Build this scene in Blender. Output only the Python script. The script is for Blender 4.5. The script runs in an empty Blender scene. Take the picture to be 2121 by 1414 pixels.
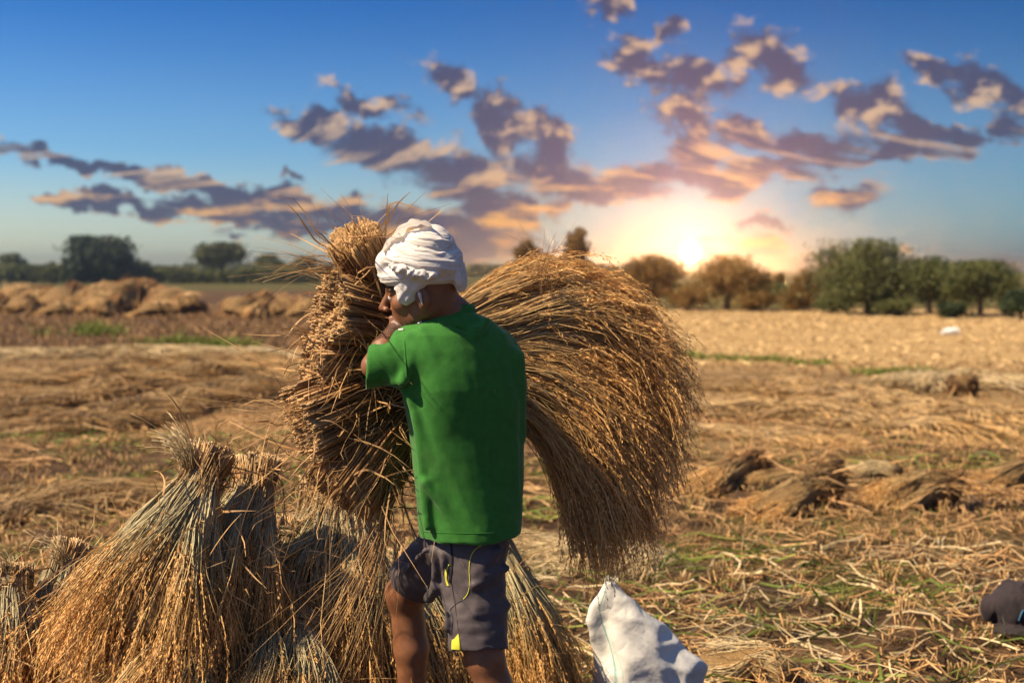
import bpy, math
import numpy as np
from mathutils import Vector, Matrix
from mathutils.bvhtree import BVHTree

rng = np.random.default_rng(11)
SC = bpy.context.scene
COL = SC.collection
rad = math.radians

# ------------------------------------------------------------------ camera
W0, H0, FPX = 2121.0, 1414.0, 2946.0
HORIZON = 556.0
CAMZ = 1.6
PITCH = math.atan((H0 / 2 - HORIZON) / FPX)
cam_d = bpy.data.cameras.new("camera")
cam = bpy.data.objects.new("camera", cam_d)
COL.objects.link(cam)
cam.location = (0, 0, CAMZ)
cam.rotation_euler = (math.pi / 2 - PITCH, 0, 0)
cam_d.sensor_width = 36.0
cam_d.lens = 36.0 * FPX / W0
cam_d.clip_start = 0.05
cam_d.clip_end = 5000
cam_d.dof.use_dof = True
cam_d.dof.focus_distance = 4.08
cam_d.dof.aperture_fstop = 3.0
SC.camera = cam

FWD = np.array([0, math.cos(PITCH), -math.sin(PITCH)])
UPV = np.array([0, math.sin(PITCH), math.cos(PITCH)])
RGT = np.array([1.0, 0, 0])


def ray(px, py):
    v = FWD + RGT * ((px - W0 / 2) / FPX) - UPV * ((py - H0 / 2) / FPX)
    return v / np.linalg.norm(v)


def P(px, py, d):
    """world point on the sight line of a photograph position, at distance d in front (world y)"""
    r = ray(px, py)
    return np.array([0, 0, CAMZ]) + r * (d / r[1])


def G(px, py):
    """ground point below the horizon"""
    r = ray(px, py)
    return np.array([0, 0, CAMZ]) + r * (CAMZ / -r[2])


# ------------------------------------------------------------------ colour management
SC.view_settings.view_transform = 'Standard'
SC.view_settings.look = 'None'
SC.view_settings.exposure = 0.92
SC.view_settings.gamma = 1.0
SC.view_settings.use_curve_mapping = False
SC.cycles.max_bounces = 6
SC.cycles.diffuse_bounces = 3
SC.cycles.transparent_max_bounces = 8
SC.cycles.volume_bounces = 0
SC.cycles.use_denoising = True
SC.cycles.sample_clamp_indirect = 6
SC.cycles.volume_step_rate = 5.0

# ------------------------------------------------------------------ sun
SUN_AZ = rad(-110)      # clockwise from the view direction: from the left, a little to the camera's side
SUN_EL = rad(47)
to_sun = Vector((math.sin(SUN_AZ) * math.cos(SUN_EL), math.cos(SUN_AZ) * math.cos(SUN_EL), math.sin(SUN_EL)))
sun_d = bpy.data.lights.new("sun", 'SUN')
sun_d.energy = 4.9
sun_d.angle = rad(1.5)
sun_d.color = (1.0, 0.80, 0.53)
sun = bpy.data.objects.new("sun", sun_d)
COL.objects.link(sun)
sun.rotation_euler = (-to_sun).to_track_quat('-Z', 'Y').to_euler()
sun.location = (-6, -2, 6)

# ------------------------------------------------------------------ world
world = bpy.data.worlds.new("World")
SC.world = world
world.use_nodes = True


def azel(px, py):
    r = ray(px, py)
    return math.atan2(r[0], r[1]), math.asin(r[2])


class NT:
    """small helper to write node trees"""
    def __init__(self, tree):
        self.t = tree
        tree.nodes.clear()

    def n(self, kind, **kw):
        nd = self.t.nodes.new(kind)
        for k, v in kw.items():
            setattr(nd, k, v)
        return nd

    def link(self, a, b):
        self.t.links.new(a, b)

    def put(self, sock, v):
        if hasattr(v, 'is_output'):
            self.t.links.new(v, sock)
        else:
            sock.default_value = v

    def math(self, op, a, b=0.0, c=None, clamp=False):
        nd = self.n('ShaderNodeMath', operation=op, use_clamp=clamp)
        self.put(nd.inputs[0], a)
        self.put(nd.inputs[1], b)
        if c is not None:
            self.put(nd.inputs[2], c)
        return nd.outputs[0]

    def vmath(self, op, a, b=None, out=0):
        nd = self.n('ShaderNodeVectorMath', operation=op)
        self.put(nd.inputs[0], a)
        if b is not None:
            self.put(nd.inputs[3 if op == 'SCALE' else 1], b)
        return nd.outputs[out]

    def smooth(self, v, lo, hi):
        nd = self.n('ShaderNodeMapRange', interpolation_type='SMOOTHSTEP')
        self.put(nd.inputs['Value'], v)
        self.put(nd.inputs['From Min'], lo)
        self.put(nd.inputs['From Max'], hi)
        return nd.outputs['Result']

    def mix(self, f, a, b, blend='MIX'):
        nd = self.n('ShaderNodeMix', data_type='RGBA', blend_type=blend)
        self.put(nd.inputs[0], f)
        self.put(nd.inputs[6], a if not isinstance(a, tuple) or len(a) == 4 else (*a, 1))
        self.put(nd.inputs[7], b if not isinstance(b, tuple) or len(b) == 4 else (*b, 1))
        return nd.outputs[2]

    def noise(self, vec, scale, detail=4, rough=0.55, dim='3D', out=0):
        nd = self.n('ShaderNodeTexNoise', noise_dimensions=dim)
        if vec is not None:
            self.put(nd.inputs['Vector'], vec)
        nd.inputs['Scale'].default_value = scale
        nd.inputs['Detail'].default_value = detail
        nd.inputs['Roughness'].default_value = rough
        return nd.outputs[out]

    def ramp(self, v, stops):
        nd = self.n('ShaderNodeValToRGB')
        el = nd.color_ramp.elements
        while len(el) < len(stops):
            el.new(0.5)
        for e, (p, c) in zip(el, stops):
            e.position = p
            e.color = (*c, 1)
        self.put(nd.inputs[0], v)
        return nd.outputs[0]

    def attr(self, name):
        return self.n('ShaderNodeAttribute', attribute_name=name).outputs['Fac']


# clouds, as (px, py, half length, half height, tilt in degrees) on the sky of the photograph
CLOUDS = [
    (200, 350, 170, 26, 11), (430, 393, 210, 36, 10), (640, 428, 220, 38, 8), (850, 462, 220, 34, 8), (1010, 488, 150, 28, 4),
    (240, 420, 170, 24, 8), (450, 444, 170, 27, 10), (650, 466, 170, 27, 8), (930, 512, 240, 30, 2),
    (755, 215, 100, 30, 18), (650, 265, 90, 34, 24), (790, 312, 150, 60, 18), (920, 345, 140, 58, 15), (1000, 410, 110, 66, 30),
    (945, 178, 95, 48, 42), (1045, 245, 110, 62, 45), (1125, 300, 90, 66, 50), (1150, 372, 150, 60, 8), (1060, 440, 100, 54, 20),
    (1330, 385, 105, 54, 0), (1210, 420, 120, 36, 0),
    (1270, 18, 80, 30, 10), (1400, 60, 38, 30, 30), (1325, 130, 115, 50, 20), (1450, 165, 135, 54, 10), (1595, 130, 105, 66, 30),
    (1420, 255, 92, 46, 30), (1450, 320, 84, 56, 45), (1560, 282, 110, 44, 15), (1690, 305, 120, 50, 8), (1545, 360, 190, 42, -3),
    (1800, 225, 105, 56, 10), (1880, 275, 130, 40, 8), (1850, 305, 150, 26, -10), (2070, 200, 105, 50, 25), (1990, 275, 60, 30, 10),
    (2095, 255, 60, 32, 20), (1745, 403, 92, 42, 0), (1580, 460, 85, 17, 5), (1620, 522, 135, 30, 12), (1740, 532, 90, 18, 5),
    (1430, 520, 110, 22, 0), (1950, 540, 90, 22, 0), (2070, 562, 110, 30, 5), (1960, 145, 120, 36, 10), (600, 378, 40, 9, 4), (500, 486, 60, 10, 5),
]
SUN_PX = (1430, 523)


def build_world():
    g = NT(world.node_tree)
    out = g.n('ShaderNodeOutputWorld')
    bg = g.n('ShaderNodeBackground')
    bg.inputs['Strength'].default_value = 0.1
    g.link(bg.outputs[0], out.inputs[0])
    sky = g.n('ShaderNodeTexSky', sky_type='NISHITA')
    sky.sun_disc = False
    sky.sun_elevation = SUN_EL
    sky.sun_rotation = SUN_AZ
    sky.altitude = 200
    sky.air_density = 1.0
    sky.dust_density = 0.6
    sky.ozone_density = 1.6
    d = g.n('ShaderNodeTexCoord').outputs['Generated']
    sx = g.n('ShaderNodeSeparateXYZ')
    g.link(d, sx.inputs[0])
    x, y, z = sx.outputs
    az = g.math('ARCTAN2', x, y)
    el = g.math('ARCSINE', z)
    cm = g.n('ShaderNodeCombineXYZ')
    g.put(cm.inputs[0], az)
    g.put(cm.inputs[1], el)
    uv = cm.outputs[0]
    # base sky: daylight sky, a deeper blue as through a polariser
    tint = g.mix(g.smooth(el, 0.03, 0.23), SKY_LOW, SKY_HIGH)
    tint = g.mix(g.smooth(el, 0.24, 0.85), tint, SKY_TOP)
    base = g.mix(1.0, sky.outputs[0], tint, 'MULTIPLY')
    base = g.vmath('SCALE', base, g.math('MINIMUM', g.math('MAXIMUM', g.math('MULTIPLY_ADD', x, -0.62, 0.80), 0.55), 1.0))
    # low yellow-green band over the horizon
    low = g.math('SUBTRACT', 1.0, g.smooth(el, -0.01, 0.085))
    base = g.mix(g.math('MULTIPLY', low, g.math('MULTIPLY_ADD', x, -1.1, 0.35, clamp=True)), base, (5.2, 4.9, 3.2))
    # warp
    nz = g.noise(uv, 26.0, 4, 0.6, '2D', out=1)
    wv = g.vmath('SCALE', g.vmath('SUBTRACT', nz, (0.5, 0.5, 0.5)), 0.042)
    wuv = g.vmath('ADD', uv, wv)
    acc = None
    for ci, (cx, cy, rx, ry, ang) in enumerate(CLOUDS):
        a0, e0 = azel(cx, cy)
        mp = g.n('ShaderNodeMapping', vector_type='TEXTURE')
        g.link(wuv, mp.inputs['Vector'])
        mp.inputs['Location'].default_value = (a0, e0, 0)
        mp.inputs['Rotation'].default_value = (0, 0, rad(-ang))
        mp.inputs['Scale'].default_value = (rx / FPX, ry * (0.66 if ci < 5 else 0.8 if ci < 9 else 0.95) / FPX, 1)
        ln = g.vmath('LENGTH', mp.outputs[0], out=1)
        v = g.math('SUBTRACT', 1.26 if ci < 5 else 1.10 if ci < 9 else 1.04 if ci < 21 else 0.95, ln)
        acc = v if acc is None else g.math('MAXIMUM', acc, v)
    acc = g.math('MAXIMUM', acc, -1.0)
    # the sky goes on outside the frame with the same kind of clouds
    far = g.smooth(g.math('ABSOLUTE', az), 0.37, 0.45)
    hi = g.smooth(el, 0.19, 0.24)
    outside = g.math('MAXIMUM', far, hi)
    gen = g.noise(d, 5.0, 3, 0.5)
    gen = g.math('MULTIPLY_ADD', gen, 5.0, -3.1)
    gen = g.math('MINIMUM', g.math('MAXIMUM', gen, -1.0), 0.9)
    gsel = g.math('ADD', g.math('MULTIPLY', acc, g.math('SUBTRACT', 1.0, outside)), g.math('MULTIPLY', gen, outside))
    lowk = g.smooth(el, 0.10, 0.05)
    sc1 = g.n('ShaderNodeMix', data_type='VECTOR')
    g.put(sc1.inputs[0], lowk)
    g.put(sc1.inputs[4], g.vmath('MULTIPLY', uv, (1.0, 1.6, 1.0)))
    g.put(sc1.inputs[5], g.vmath('MULTIPLY', uv, (0.42, 2.0, 1.0)))
    sc1 = sc1.outputs[1]
    n1 = g.noise(sc1, 34.0, 7, 0.66, '2D')
    n2 = g.noise(g.vmath('ADD', sc1, (0.006, -0.013, 0.0)), 34.0, 5, 0.64, '2D')
    dens = g.math('ADD', g.math('MULTIPLY', gsel, 1.0), g.math('MULTIPLY', g.math('SUBTRACT', n1, 0.47), 2.0))
    alpha = g.smooth(dens, -0.05, 0.52)
    core = g.smooth(dens, 0.15, 0.95)
    # nearness to the low sun seen in the sky
    sd = ray(*SUN_PX)
    dot = g.vmath('DOT_PRODUCT', g.vmath('NORMALIZE', d), tuple(sd), out=1)
    ang = g.math('ARCCOSINE', g.math('MINIMUM', dot, 0.9999999))
    near = g.math('POWER', 2.718, g.math('MULTIPLY', ang, -9.0))
    lowc = g.math('SUBTRACT', 1.0, g.smooth(el, 0.015, 0.075))
    warm = g.math('MINIMUM', g.math('ADD', g.math('MULTIPLY', near, 1.1), g.math('MULTIPLY', lowc, 0.95)), 1.0)
    lit = g.mix(warm, (3.3, 2.5, 1.9), (5.4, 2.6, 0.65))
    shade = g.mix(near, (0.33, 0.43, 0.86), (1.1, 0.60, 0.76))
    shade = g.mix(g.smooth(el, 0.12, 0.02), shade, (0.40, 0.42, 0.80))
    rel = g.math('MULTIPLY_ADD', g.math('SUBTRACT', n1, n2), 5.5, -0.24)
    litf = g.math('ADD', rel, g.math('MULTIPLY', g.math('SUBTRACT', 1.0, core), 0.40), clamp=True)
    ccol = g.mix(litf, shade, lit)
    colr = g.mix(g.math('MULTIPLY', alpha, 0.96), base, ccol)
    # glow of the low sun in the sky
    g1 = g.math('MULTIPLY', g.math('POWER', 2.718, g.math('MULTIPLY', ang, -21.0)), 2.8)
    colr = g.mix(1.0, colr, g.vmath('SCALE', (1.0, 0.46, 0.50), g1), 'ADD')
    g2 = g.math('MULTIPLY', g.math('POWER', 2.718, g.math('MULTIPLY', ang, -85.0)), 11.0)
    colr = g.mix(1.0, colr, g.vmath('SCALE', (1.0, 0.74, 0.46), g2), 'ADD')
    g3 = g.math('MULTIPLY', g.smooth(ang, 0.0065, 0.002), SUN_GLOW)
    colr = g.mix(1.0, colr, g.vmath('SCALE', (1.0, 0.50, 0.17), g3), 'ADD')
    g.link(colr, bg.inputs['Color'])
    world.cycles.sampling_method = 'MANUAL'
    world.cycles.sample_map_resolution = 2048


SUN_GLOW = 24000.0
SKY_LOW = (0.35, 0.56, 0.77)
SKY_HIGH = (0.040, 0.23, 0.56)
SKY_TOP = (0.80, 0.90, 1.0)
build_world()


# ------------------------------------------------------------------ numpy noise
def _hash(ix, iy, iz, seed):
    h = (ix.astype(np.int64) * 374761393 + iy.astype(np.int64) * 668265263 + iz.astype(np.int64) * 2147483647 + seed * 974711) & 0x7fffffff
    h = ((h ^ (h >> 13)) * 1274126177) & 0x7fffffff
    h = h ^ (h >> 16)
    return (h & 0xffff) / 65535.0


def vnoise(p, scale=1.0, seed=0):
    q = np.asarray(p, float) * scale
    if q.shape[-1] == 2:
        q = np.concatenate([q, np.zeros(q.shape[:-1] + (1,))], -1)
    i = np.floor(q)
    f = q - i
    f = f * f * (3 - 2 * f)
    i = i.astype(np.int64)
    r = 0
    for dx in (0, 1):
        for dy in (0, 1):
            for dz in (0, 1):
                w = (f[..., 0] if dx else 1 - f[..., 0]) * (f[..., 1] if dy else 1 - f[..., 1]) * (f[..., 2] if dz else 1 - f[..., 2])
                r = r + w * _hash(i[..., 0] + dx, i[..., 1] + dy, i[..., 2] + dz, seed)
    return r


def fbm(p, scale=1.0, octv=4, seed=0):
    r, a, s = 0, 0.5, 0
    for k in range(octv):
        r = r + a * vnoise(p, scale * 2 ** k, seed + k * 17)
        s += a
        a *= 0.5
    return r / s


# ------------------------------------------------------------------ mesh helpers
def tag(o, label=None, cat=None, group=None, kind=None):
    if label:
        o['label'] = label
    if cat:
        o['category'] = cat
    if group:
        o['group'] = group
    if kind:
        o['kind'] = kind
    return o


def empty(name, loc, label, cat, group=None):
    o = bpy.data.objects.new(name, None)
    o.empty_display_size = 0.1
    COL.objects.link(o)
    o.location = tuple(float(v) for v in loc)
    o.matrix_basis = Matrix.Translation(o.location)
    return tag(o, label, cat, group)


def mk(name, V, quads=None, tris=None, mat=None, parent=None, attrs=None, smooth=True, kind=None):
    V = np.ascontiguousarray(V, dtype=np.float32).reshape(-1, 3)
    if parent is not None:
        V = V - np.array(parent.matrix_world.translation if parent.parent else parent.location, dtype=np.float32)
    me = bpy.data.meshes.new(name)
    fl, ls = [], []
    nq = 0 if quads is None else len(quads)
    nt = 0 if tris is None else len(tris)
    if nq:
        fl.append(np.asarray(quads, np.int32).ravel())
        ls.append(np.arange(nq) * 4)
    if nt:
        fl.append(np.asarray(tris, np.int32).ravel())
        ls.append(nq * 4 + np.arange(nt) * 3)
    fl = np.concatenate(fl)
    ls = np.concatenate(ls).astype(np.int32)
    me.vertices.add(len(V))
    me.vertices.foreach_set('co', V.ravel())
    me.loops.add(len(fl))
    me.loops.foreach_set('vertex_index', fl)
    me.polygons.add(nq + nt)
    me.polygons.foreach_set('loop_start', ls)
    me.update(calc_edges=True)
    me.polygons.foreach_set('use_smooth', np.full(nq + nt, smooth, dtype=bool))
    for k, a in (attrs or {}).items():
        at = me.attributes.new(k, 'FLOAT', 'POINT')
        at.data.foreach_set('value', np.ascontiguousarray(a, np.float32).ravel())
    if mat is not None:
        me.materials.append(mat)
    o = bpy.data.objects.new(name, me)
    COL.objects.link(o)
    if parent is not None:
        o.parent = parent
    if kind:
        o['kind'] = kind
    return o


def norm(v):
    return v / np.maximum(np.linalg.norm(v, axis=-1, keepdims=True), 1e-9)


class Buf:
    """collects strands and grains into one mesh"""
    def __init__(self):
        self.V, self.Q, self.T, self.R, self.S = [], [], [], [], []
        self.n = 0

    def _add(self, V, Q, T, r, t):
        self.V.append(V.reshape(-1, 3))
        if Q is not None:
            self.Q.append(Q + self.n)
        if T is not None:
            self.T.append(T + self.n)
        self.R.append(r.ravel())
        self.S.append(t.ravel())
        self.n += len(V.reshape(-1, 3))

    def tubes(self, path, radius, rnd, k=3, t=None, cap=True):
        N, S, _ = path.shape
        radius = np.broadcast_to(radius, (N, S))
        tan = np.empty_like(path)
        tan[:, 1:-1] = path[:, 2:] - path[:, :-2]
        tan[:, 0] = path[:, 1] - path[:, 0]
        tan[:, -1] = path[:, -1] - path[:, -2]
        tan = norm(tan)
        ref = norm(rng.normal(size=(N, 1, 3)))
        u = norm(ref - (ref * tan).sum(-1, keepdims=True) * tan)
        v = np.cross(tan, u)
        a = np.arange(k) * 2 * math.pi / k
        V = path[:, :, None] + radius[:, :, None, None] * (np.cos(a)[None, None, :, None] * u[:, :, None] + np.sin(a)[None, None, :, None] * v[:, :, None])
        idx = np.arange(N * S * k).reshape(N, S, k)
        j = (np.arange(k) + 1) % k
        Q = np.stack([idx[:, :-1], idx[:, :-1][:, :, j], idx[:, 1:][:, :, j], idx[:, 1:]], -1).reshape(-1, 4)
        T = None
        if cap and k == 3:
            T = np.concatenate([idx[:, 0][:, ::-1], idx[:, -1]])
        elif cap and k == 4:
            Q = np.concatenate([Q, idx[:, 0][:, ::-1], idx[:, -1]])
        tt = np.linspace(0, 1, S)[None].repeat(N, 0) if t is None else t
        self._add(V, Q, T, np.broadcast_to(rnd[:, None, None], (N, S, k)), np.broadcast_to(tt[:, :, None], (N, S, k)))

    def ribbons(self, path, width, rnd, t=None, up=None):
        N, S, _ = path.shape
        width = np.broadcast_to(width, (N, S))
        tan = norm(np.gradient(path, axis=1))
        ref = norm(rng.normal(size=(N, 1, 3))) if up is None else up
        u = norm(np.cross(tan, ref))
        V = np.stack([path - u * width[..., None], path + u * width[..., None]], 2)
        idx = np.arange(N * S * 2).reshape(N, S, 2)
        Q = np.stack([idx[:, :-1, 0], idx[:, :-1, 1], idx[:, 1:, 1], idx[:, 1:, 0]], -1).reshape(-1, 4)
        tt = np.linspace(0, 1, S)[None].repeat(N, 0) if t is None else t
        self._add(V, Q, None, np.broadcast_to(rnd[:, None, None], (N, S, 2)), np.broadcast_to(tt[:, :, None], (N, S, 2)))

    def grains(self, c, d, ln, wd, rnd):
        N = len(c)
        d = norm(d)
        ref = norm(rng.normal(size=(N, 3)))
        u = norm(np.cross(d, ref))
        v = np.cross(d, u)
        ln = np.broadcast_to(ln, (N,))[:, None]
        wd = np.broadcast_to(wd, (N,))[:, None]
        V = np.stack([c - d * ln * 0.5, c + wd * u, c + d * ln * 0.5, c - wd * u + wd * 0.5 * v], 1)
        Q = np.arange(N)[:, None] * 4 + np.array([0, 1, 2, 3])
        self._add(V, Q, None, np.broadcast_to(rnd[:, None], (N, 4)), np.ones((N, 4)))

    def build(self, name, mat, parent=None, smooth=True, kind=None):
        return mk(name, np.concatenate(self.V), np.concatenate(self.Q) if self.Q else None, np.concatenate(self.T) if self.T else None,
                  mat, parent, {'rnd': np.concatenate(self.R), 't': np.concatenate(self.S)}, smooth, kind)


def catmull(C, s):
    """C [M,3+], s in [0,1] array -> points"""
    C = np.asarray(C, float)
    M = len(C)
    x = np.clip(s, 0, 1) * (M - 1)
    i = np.minimum(np.floor(x).astype(int), M - 2)
    f = (x - i)[..., None]
    p0, p1, p2, p3 = C[np.maximum(i - 1, 0)], C[i], C[i + 1], C[np.minimum(i + 2, M - 1)]
    return 0.5 * (2 * p1 + (p2 - p0) * f + (2 * p0 - 5 * p1 + 4 * p2 - p3) * f ** 2 + (3 * p1 - p0 - 3 * p2 + p3) * f ** 3)


def resample(C, n):
    """points evenly spaced along a smooth curve through C"""
    p = catmull(C, np.linspace(0, 1, 200))
    L = np.concatenate([[0], np.cumsum(np.linalg.norm(np.diff(p[:, :3], axis=0), axis=1))])
    s = np.linspace(0, L[-1], n)
    return np.stack([np.interp(s, L, p[:, k]) for k in range(p.shape[1])], 1)


# ------------------------------------------------------------------ materials
def material(name, fn, rough=0.7, spec=0.3, sheen=0.0, transl=0.0, bump=None, bump_d=0.002, bump_s=0.5):
    m = bpy.data.materials.new(name)
    m.use_nodes = True
    g = NT(m.node_tree)
    out = g.n('ShaderNodeOutputMaterial')
    b = g.n('ShaderNodeBsdfPrincipled')
    c = fn(g)
    g.put(b.inputs['Base Color'], c if hasattr(c, 'is_output') else (*c, 1))
    g.put(b.inputs['Roughness'], rough(g) if callable(rough) else rough)
    b.inputs['Specular IOR Level'].default_value = spec
    if sheen:
        b.inputs['Sheen Weight'].default_value = sheen
        b.inputs['Sheen Roughness'].default_value = 0.4
    if bump:
        bn = g.n('ShaderNodeBump')
        bn.inputs['Strength'].default_value = bump_s
        bn.inputs['Distance'].default_value = bump_d
        g.link(bump(g), bn.inputs['Height'])
        g.link(bn.outputs[0], b.inputs['Normal'])
    sh = b.outputs[0]
    if transl:
        tr = g.n('ShaderNodeBsdfTranslucent')
        g.put(tr.inputs['Color'], c if hasattr(c, 'is_output') else (*c, 1))
        mx = g.n('ShaderNodeMixShader')
        mx.inputs[0].default_value = transl
        g.link(sh, mx.inputs[1])
        g.link(tr.outputs[0], mx.inputs[2])
        sh = mx.outputs[0]
    g.link(sh, out.inputs[0])
    return m


def obj_co(g):
    return g.n('ShaderNodeTexCoord').outputs['Object']


def straw_mat(name, along, rnd_lo=0.55, rnd_hi=1.35, transl=0.12, rough=0.55):
    """along: colour stops over a stalk's length; every stalk has its own tone and a little blotching"""
    def fn(g):
        c = g.ramp(g.attr('t'), along)
        r = g.attr('rnd')
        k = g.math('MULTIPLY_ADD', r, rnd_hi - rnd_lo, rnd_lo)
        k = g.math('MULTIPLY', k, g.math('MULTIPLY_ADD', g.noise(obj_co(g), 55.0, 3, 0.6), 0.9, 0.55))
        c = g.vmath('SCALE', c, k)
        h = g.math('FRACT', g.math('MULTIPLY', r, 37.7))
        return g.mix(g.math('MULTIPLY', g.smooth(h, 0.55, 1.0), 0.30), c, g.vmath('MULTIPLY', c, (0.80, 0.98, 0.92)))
    return material(name, fn, rough=rough, spec=0.25, transl=transl)


M = {}
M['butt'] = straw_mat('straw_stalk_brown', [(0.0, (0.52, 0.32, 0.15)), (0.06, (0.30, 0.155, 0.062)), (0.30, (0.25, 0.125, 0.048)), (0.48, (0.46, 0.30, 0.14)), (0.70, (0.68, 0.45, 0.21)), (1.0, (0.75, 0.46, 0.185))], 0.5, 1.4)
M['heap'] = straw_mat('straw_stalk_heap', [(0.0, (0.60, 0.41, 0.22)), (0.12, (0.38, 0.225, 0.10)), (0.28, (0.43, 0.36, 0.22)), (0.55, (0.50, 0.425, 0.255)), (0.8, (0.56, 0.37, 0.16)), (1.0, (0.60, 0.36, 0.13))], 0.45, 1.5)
M['leaf'] = straw_mat('straw_leaf', [(0.0, (0.38, 0.20, 0.08)), (0.5, (0.48, 0.28, 0.12)), (1.0, (0.54, 0.34, 0.16))], 0.4, 1.5, transl=0.25)
M['pale'] = straw_mat('straw_pale', [(0.0, (0.46, 0.33, 0.17)), (0.5, (0.60, 0.46, 0.26)), (1.0, (0.66, 0.52, 0.32))], transl=0.2)
M['grain'] = straw_mat('rice_grain', [(0.0, (0.68, 0.39, 0.14)), (1.0, (0.70, 0.40, 0.145))], 0.55, 1.35, transl=0.28, rough=0.5)
M['swath'] = straw_mat('straw_swath', [(0.0, (0.28, 0.16, 0.07)), (0.35, (0.38, 0.26, 0.13)), (0.7, (0.50, 0.33, 0.15)), (1.0, (0.54, 0.31, 0.115))], 0.4, 1.5)
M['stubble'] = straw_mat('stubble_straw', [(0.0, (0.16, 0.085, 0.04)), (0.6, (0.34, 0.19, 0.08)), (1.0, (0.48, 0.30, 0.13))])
M['stubble_pale'] = straw_mat('stubble_pale_straw', [(0.0, (0.42, 0.27, 0.12)), (1.0, (0.76, 0.55, 0.28))])
M['green'] = straw_mat('green_blade', [(0.0, (0.10, 0.12, 0.025)), (0.6, (0.15, 0.20, 0.035)), (1.0, (0.30, 0.29, 0.07))], transl=0.3)
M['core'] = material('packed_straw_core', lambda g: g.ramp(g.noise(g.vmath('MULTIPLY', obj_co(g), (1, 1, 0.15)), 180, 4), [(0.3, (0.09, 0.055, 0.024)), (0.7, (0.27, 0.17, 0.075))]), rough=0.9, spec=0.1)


M['dark_straw'] = straw_mat('dark_brown_straw', [(0.0, (0.10, 0.055, 0.025)), (1.0, (0.15, 0.08, 0.035))], 0.4, 1.4)  # darker brown straw for the round bundle

# ------------------------------------------------------------------ ground
def ground_h(x, y):
    p = np.stack([x, y], -1)
    r = np.hypot(x, y)
    near = np.clip(1.5 - r / 30, 0, 1.2)
    h = (fbm(p, 0.9, 3, 3) - 0.5) * 0.10 + (fbm(p, 5.0, 3, 5) - 0.5) * 0.075 * near + (fbm(p, 16.0, 2, 8) - 0.5) * 0.075 * np.clip(1.4 - r / 14, 0, 1)
    return h * np.clip(r / 3, 0.3, 1) * (r < 400)


def build_ground():
    a1 = np.linspace(-0.46, 0.46, 190)
    a2 = np.linspace(0.46, 2 * math.pi - 0.46, 60)[1:-1]
    ang = np.concatenate([a1, a2])
    r = np.concatenate([[0.4], np.geomspace(1.5, 60, 190), np.geomspace(62, 900, 30)])
    A, R = np.meshgrid(ang, r)
    x, y = R * np.sin(A), R * np.cos(A)
    z = ground_h(x, y)
    V = np.stack([x, y, z], -1)
    n, m = A.shape
    idx = np.arange(n * m).reshape(n, m)
    nx = np.roll(idx, -1, axis=1)
    Q = np.stack([idx[:-1], nx[:-1], nx[1:], idx[1:]], -1).reshape(-1, 4)[:, ::-1]
    V = np.concatenate([V.reshape(-1, 3), [[0, 0, 0]]])
    c = len(V) - 1
    T = np.stack([np.full(m, c), idx[0], nx[0]], -1)[:, ::-1]
    x, y = V[:, 0], V[:, 1]
    p = V[:, :2]
    n1 = fbm(p, 0.5, 4, 21)
    n2 = fbm(p * np.array([0.35, 1.0]), 0.8, 4, 31)
    ss = lambda v, a, b: np.clip((v - a) / (b - a), 0, 1) ** 2 * (3 - 2 * np.clip((v - a) / (b - a), 0, 1))
    wob = (n1 - 0.5) * 6
    right = ss(x, -0.5, 1.5)
    # pale dry straw litter
    straw = right * ss(y + wob, 11, 15) * (0.38 + 0.8 * (n2 - 0.35))
    straw = np.maximum(straw, right * ss(y + wob * 0.5, 22, 24) * (1 - ss(y, 50, 58)) * (0.75 + 0.4 * n2))
    straw = np.maximum(straw, (1 - right) * ss(y + wob, 12, 15) * (1 - ss(y + wob, 26, 29)) * (0.28 + 0.7 * (n2 - 0.3)))
    # green growth
    green = ss(n1, 0.52, 0.72) * (1 - ss(y, 10, 14)) * 0.75
    green = np.maximum(green, (1 - right) * ss(y, 95, 112))
    green = np.maximum(green, right * ss(y, 52, 60) * 0.8)
    green = np.maximum(green, ss(y, 200, 260) * 0.9)
    mk('ground', V, Q, T, M['ground'], attrs={'straw': np.clip(straw, 0, 1), 'green': np.clip(green, 0, 1)}, kind='structure')


def ground_col(g):
    co = obj_co(g)
    soil = g.ramp(g.noise(co, 3.0, 7, 0.65), [(0.28, (0.022, 0.014, 0.009)), (0.5, (0.085, 0.050, 0.028)), (0.72, (0.22, 0.135, 0.068))])
    lit = g.noise(g.vmath('MULTIPLY', co, (6.0, 26.0, 6.0)), 1.0, 5, 0.6)
    st = g.ramp(lit, [(0.3, (0.20, 0.12, 0.055)), (0.5, (0.46, 0.30, 0.13)), (0.7, (0.68, 0.49, 0.24))])
    gr = g.ramp(g.noise(co, 7.0, 5, 0.6), [(0.3, (0.045, 0.05, 0.014)), (0.7, (0.13, 0.135, 0.035))])
    c = g.mix(g.math('MULTIPLY', g.attr('straw'), 0.9), soil, st)
    return g.mix(g.math('MULTIPLY', g.attr('green'), g.smooth(g.noise(co, 9.0, 4, 0.6), 0.3, 0.6)), c, gr)


M['ground'] = material('field_soil', ground_col, rough=0.95, spec=0.1, bump=lambda g: g.noise(obj_co(g), 38.0, 6, 0.7), bump_d=0.03, bump_s=0.9)
build_ground()


def at_ground(x, y):
    return np.stack([x, y, ground_h(x, y)], -1)


def in_view(dmin, dmax, n, x0=-0.40, x1=0.40, power=1.0):
    """random ground positions in the wedge in front, roughly even per area"""
    y = np.sqrt(rng.uniform(dmin ** 2, dmax ** 2, n))
    x = rng.uniform(x0, x1, n) * y
    return x, y


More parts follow.
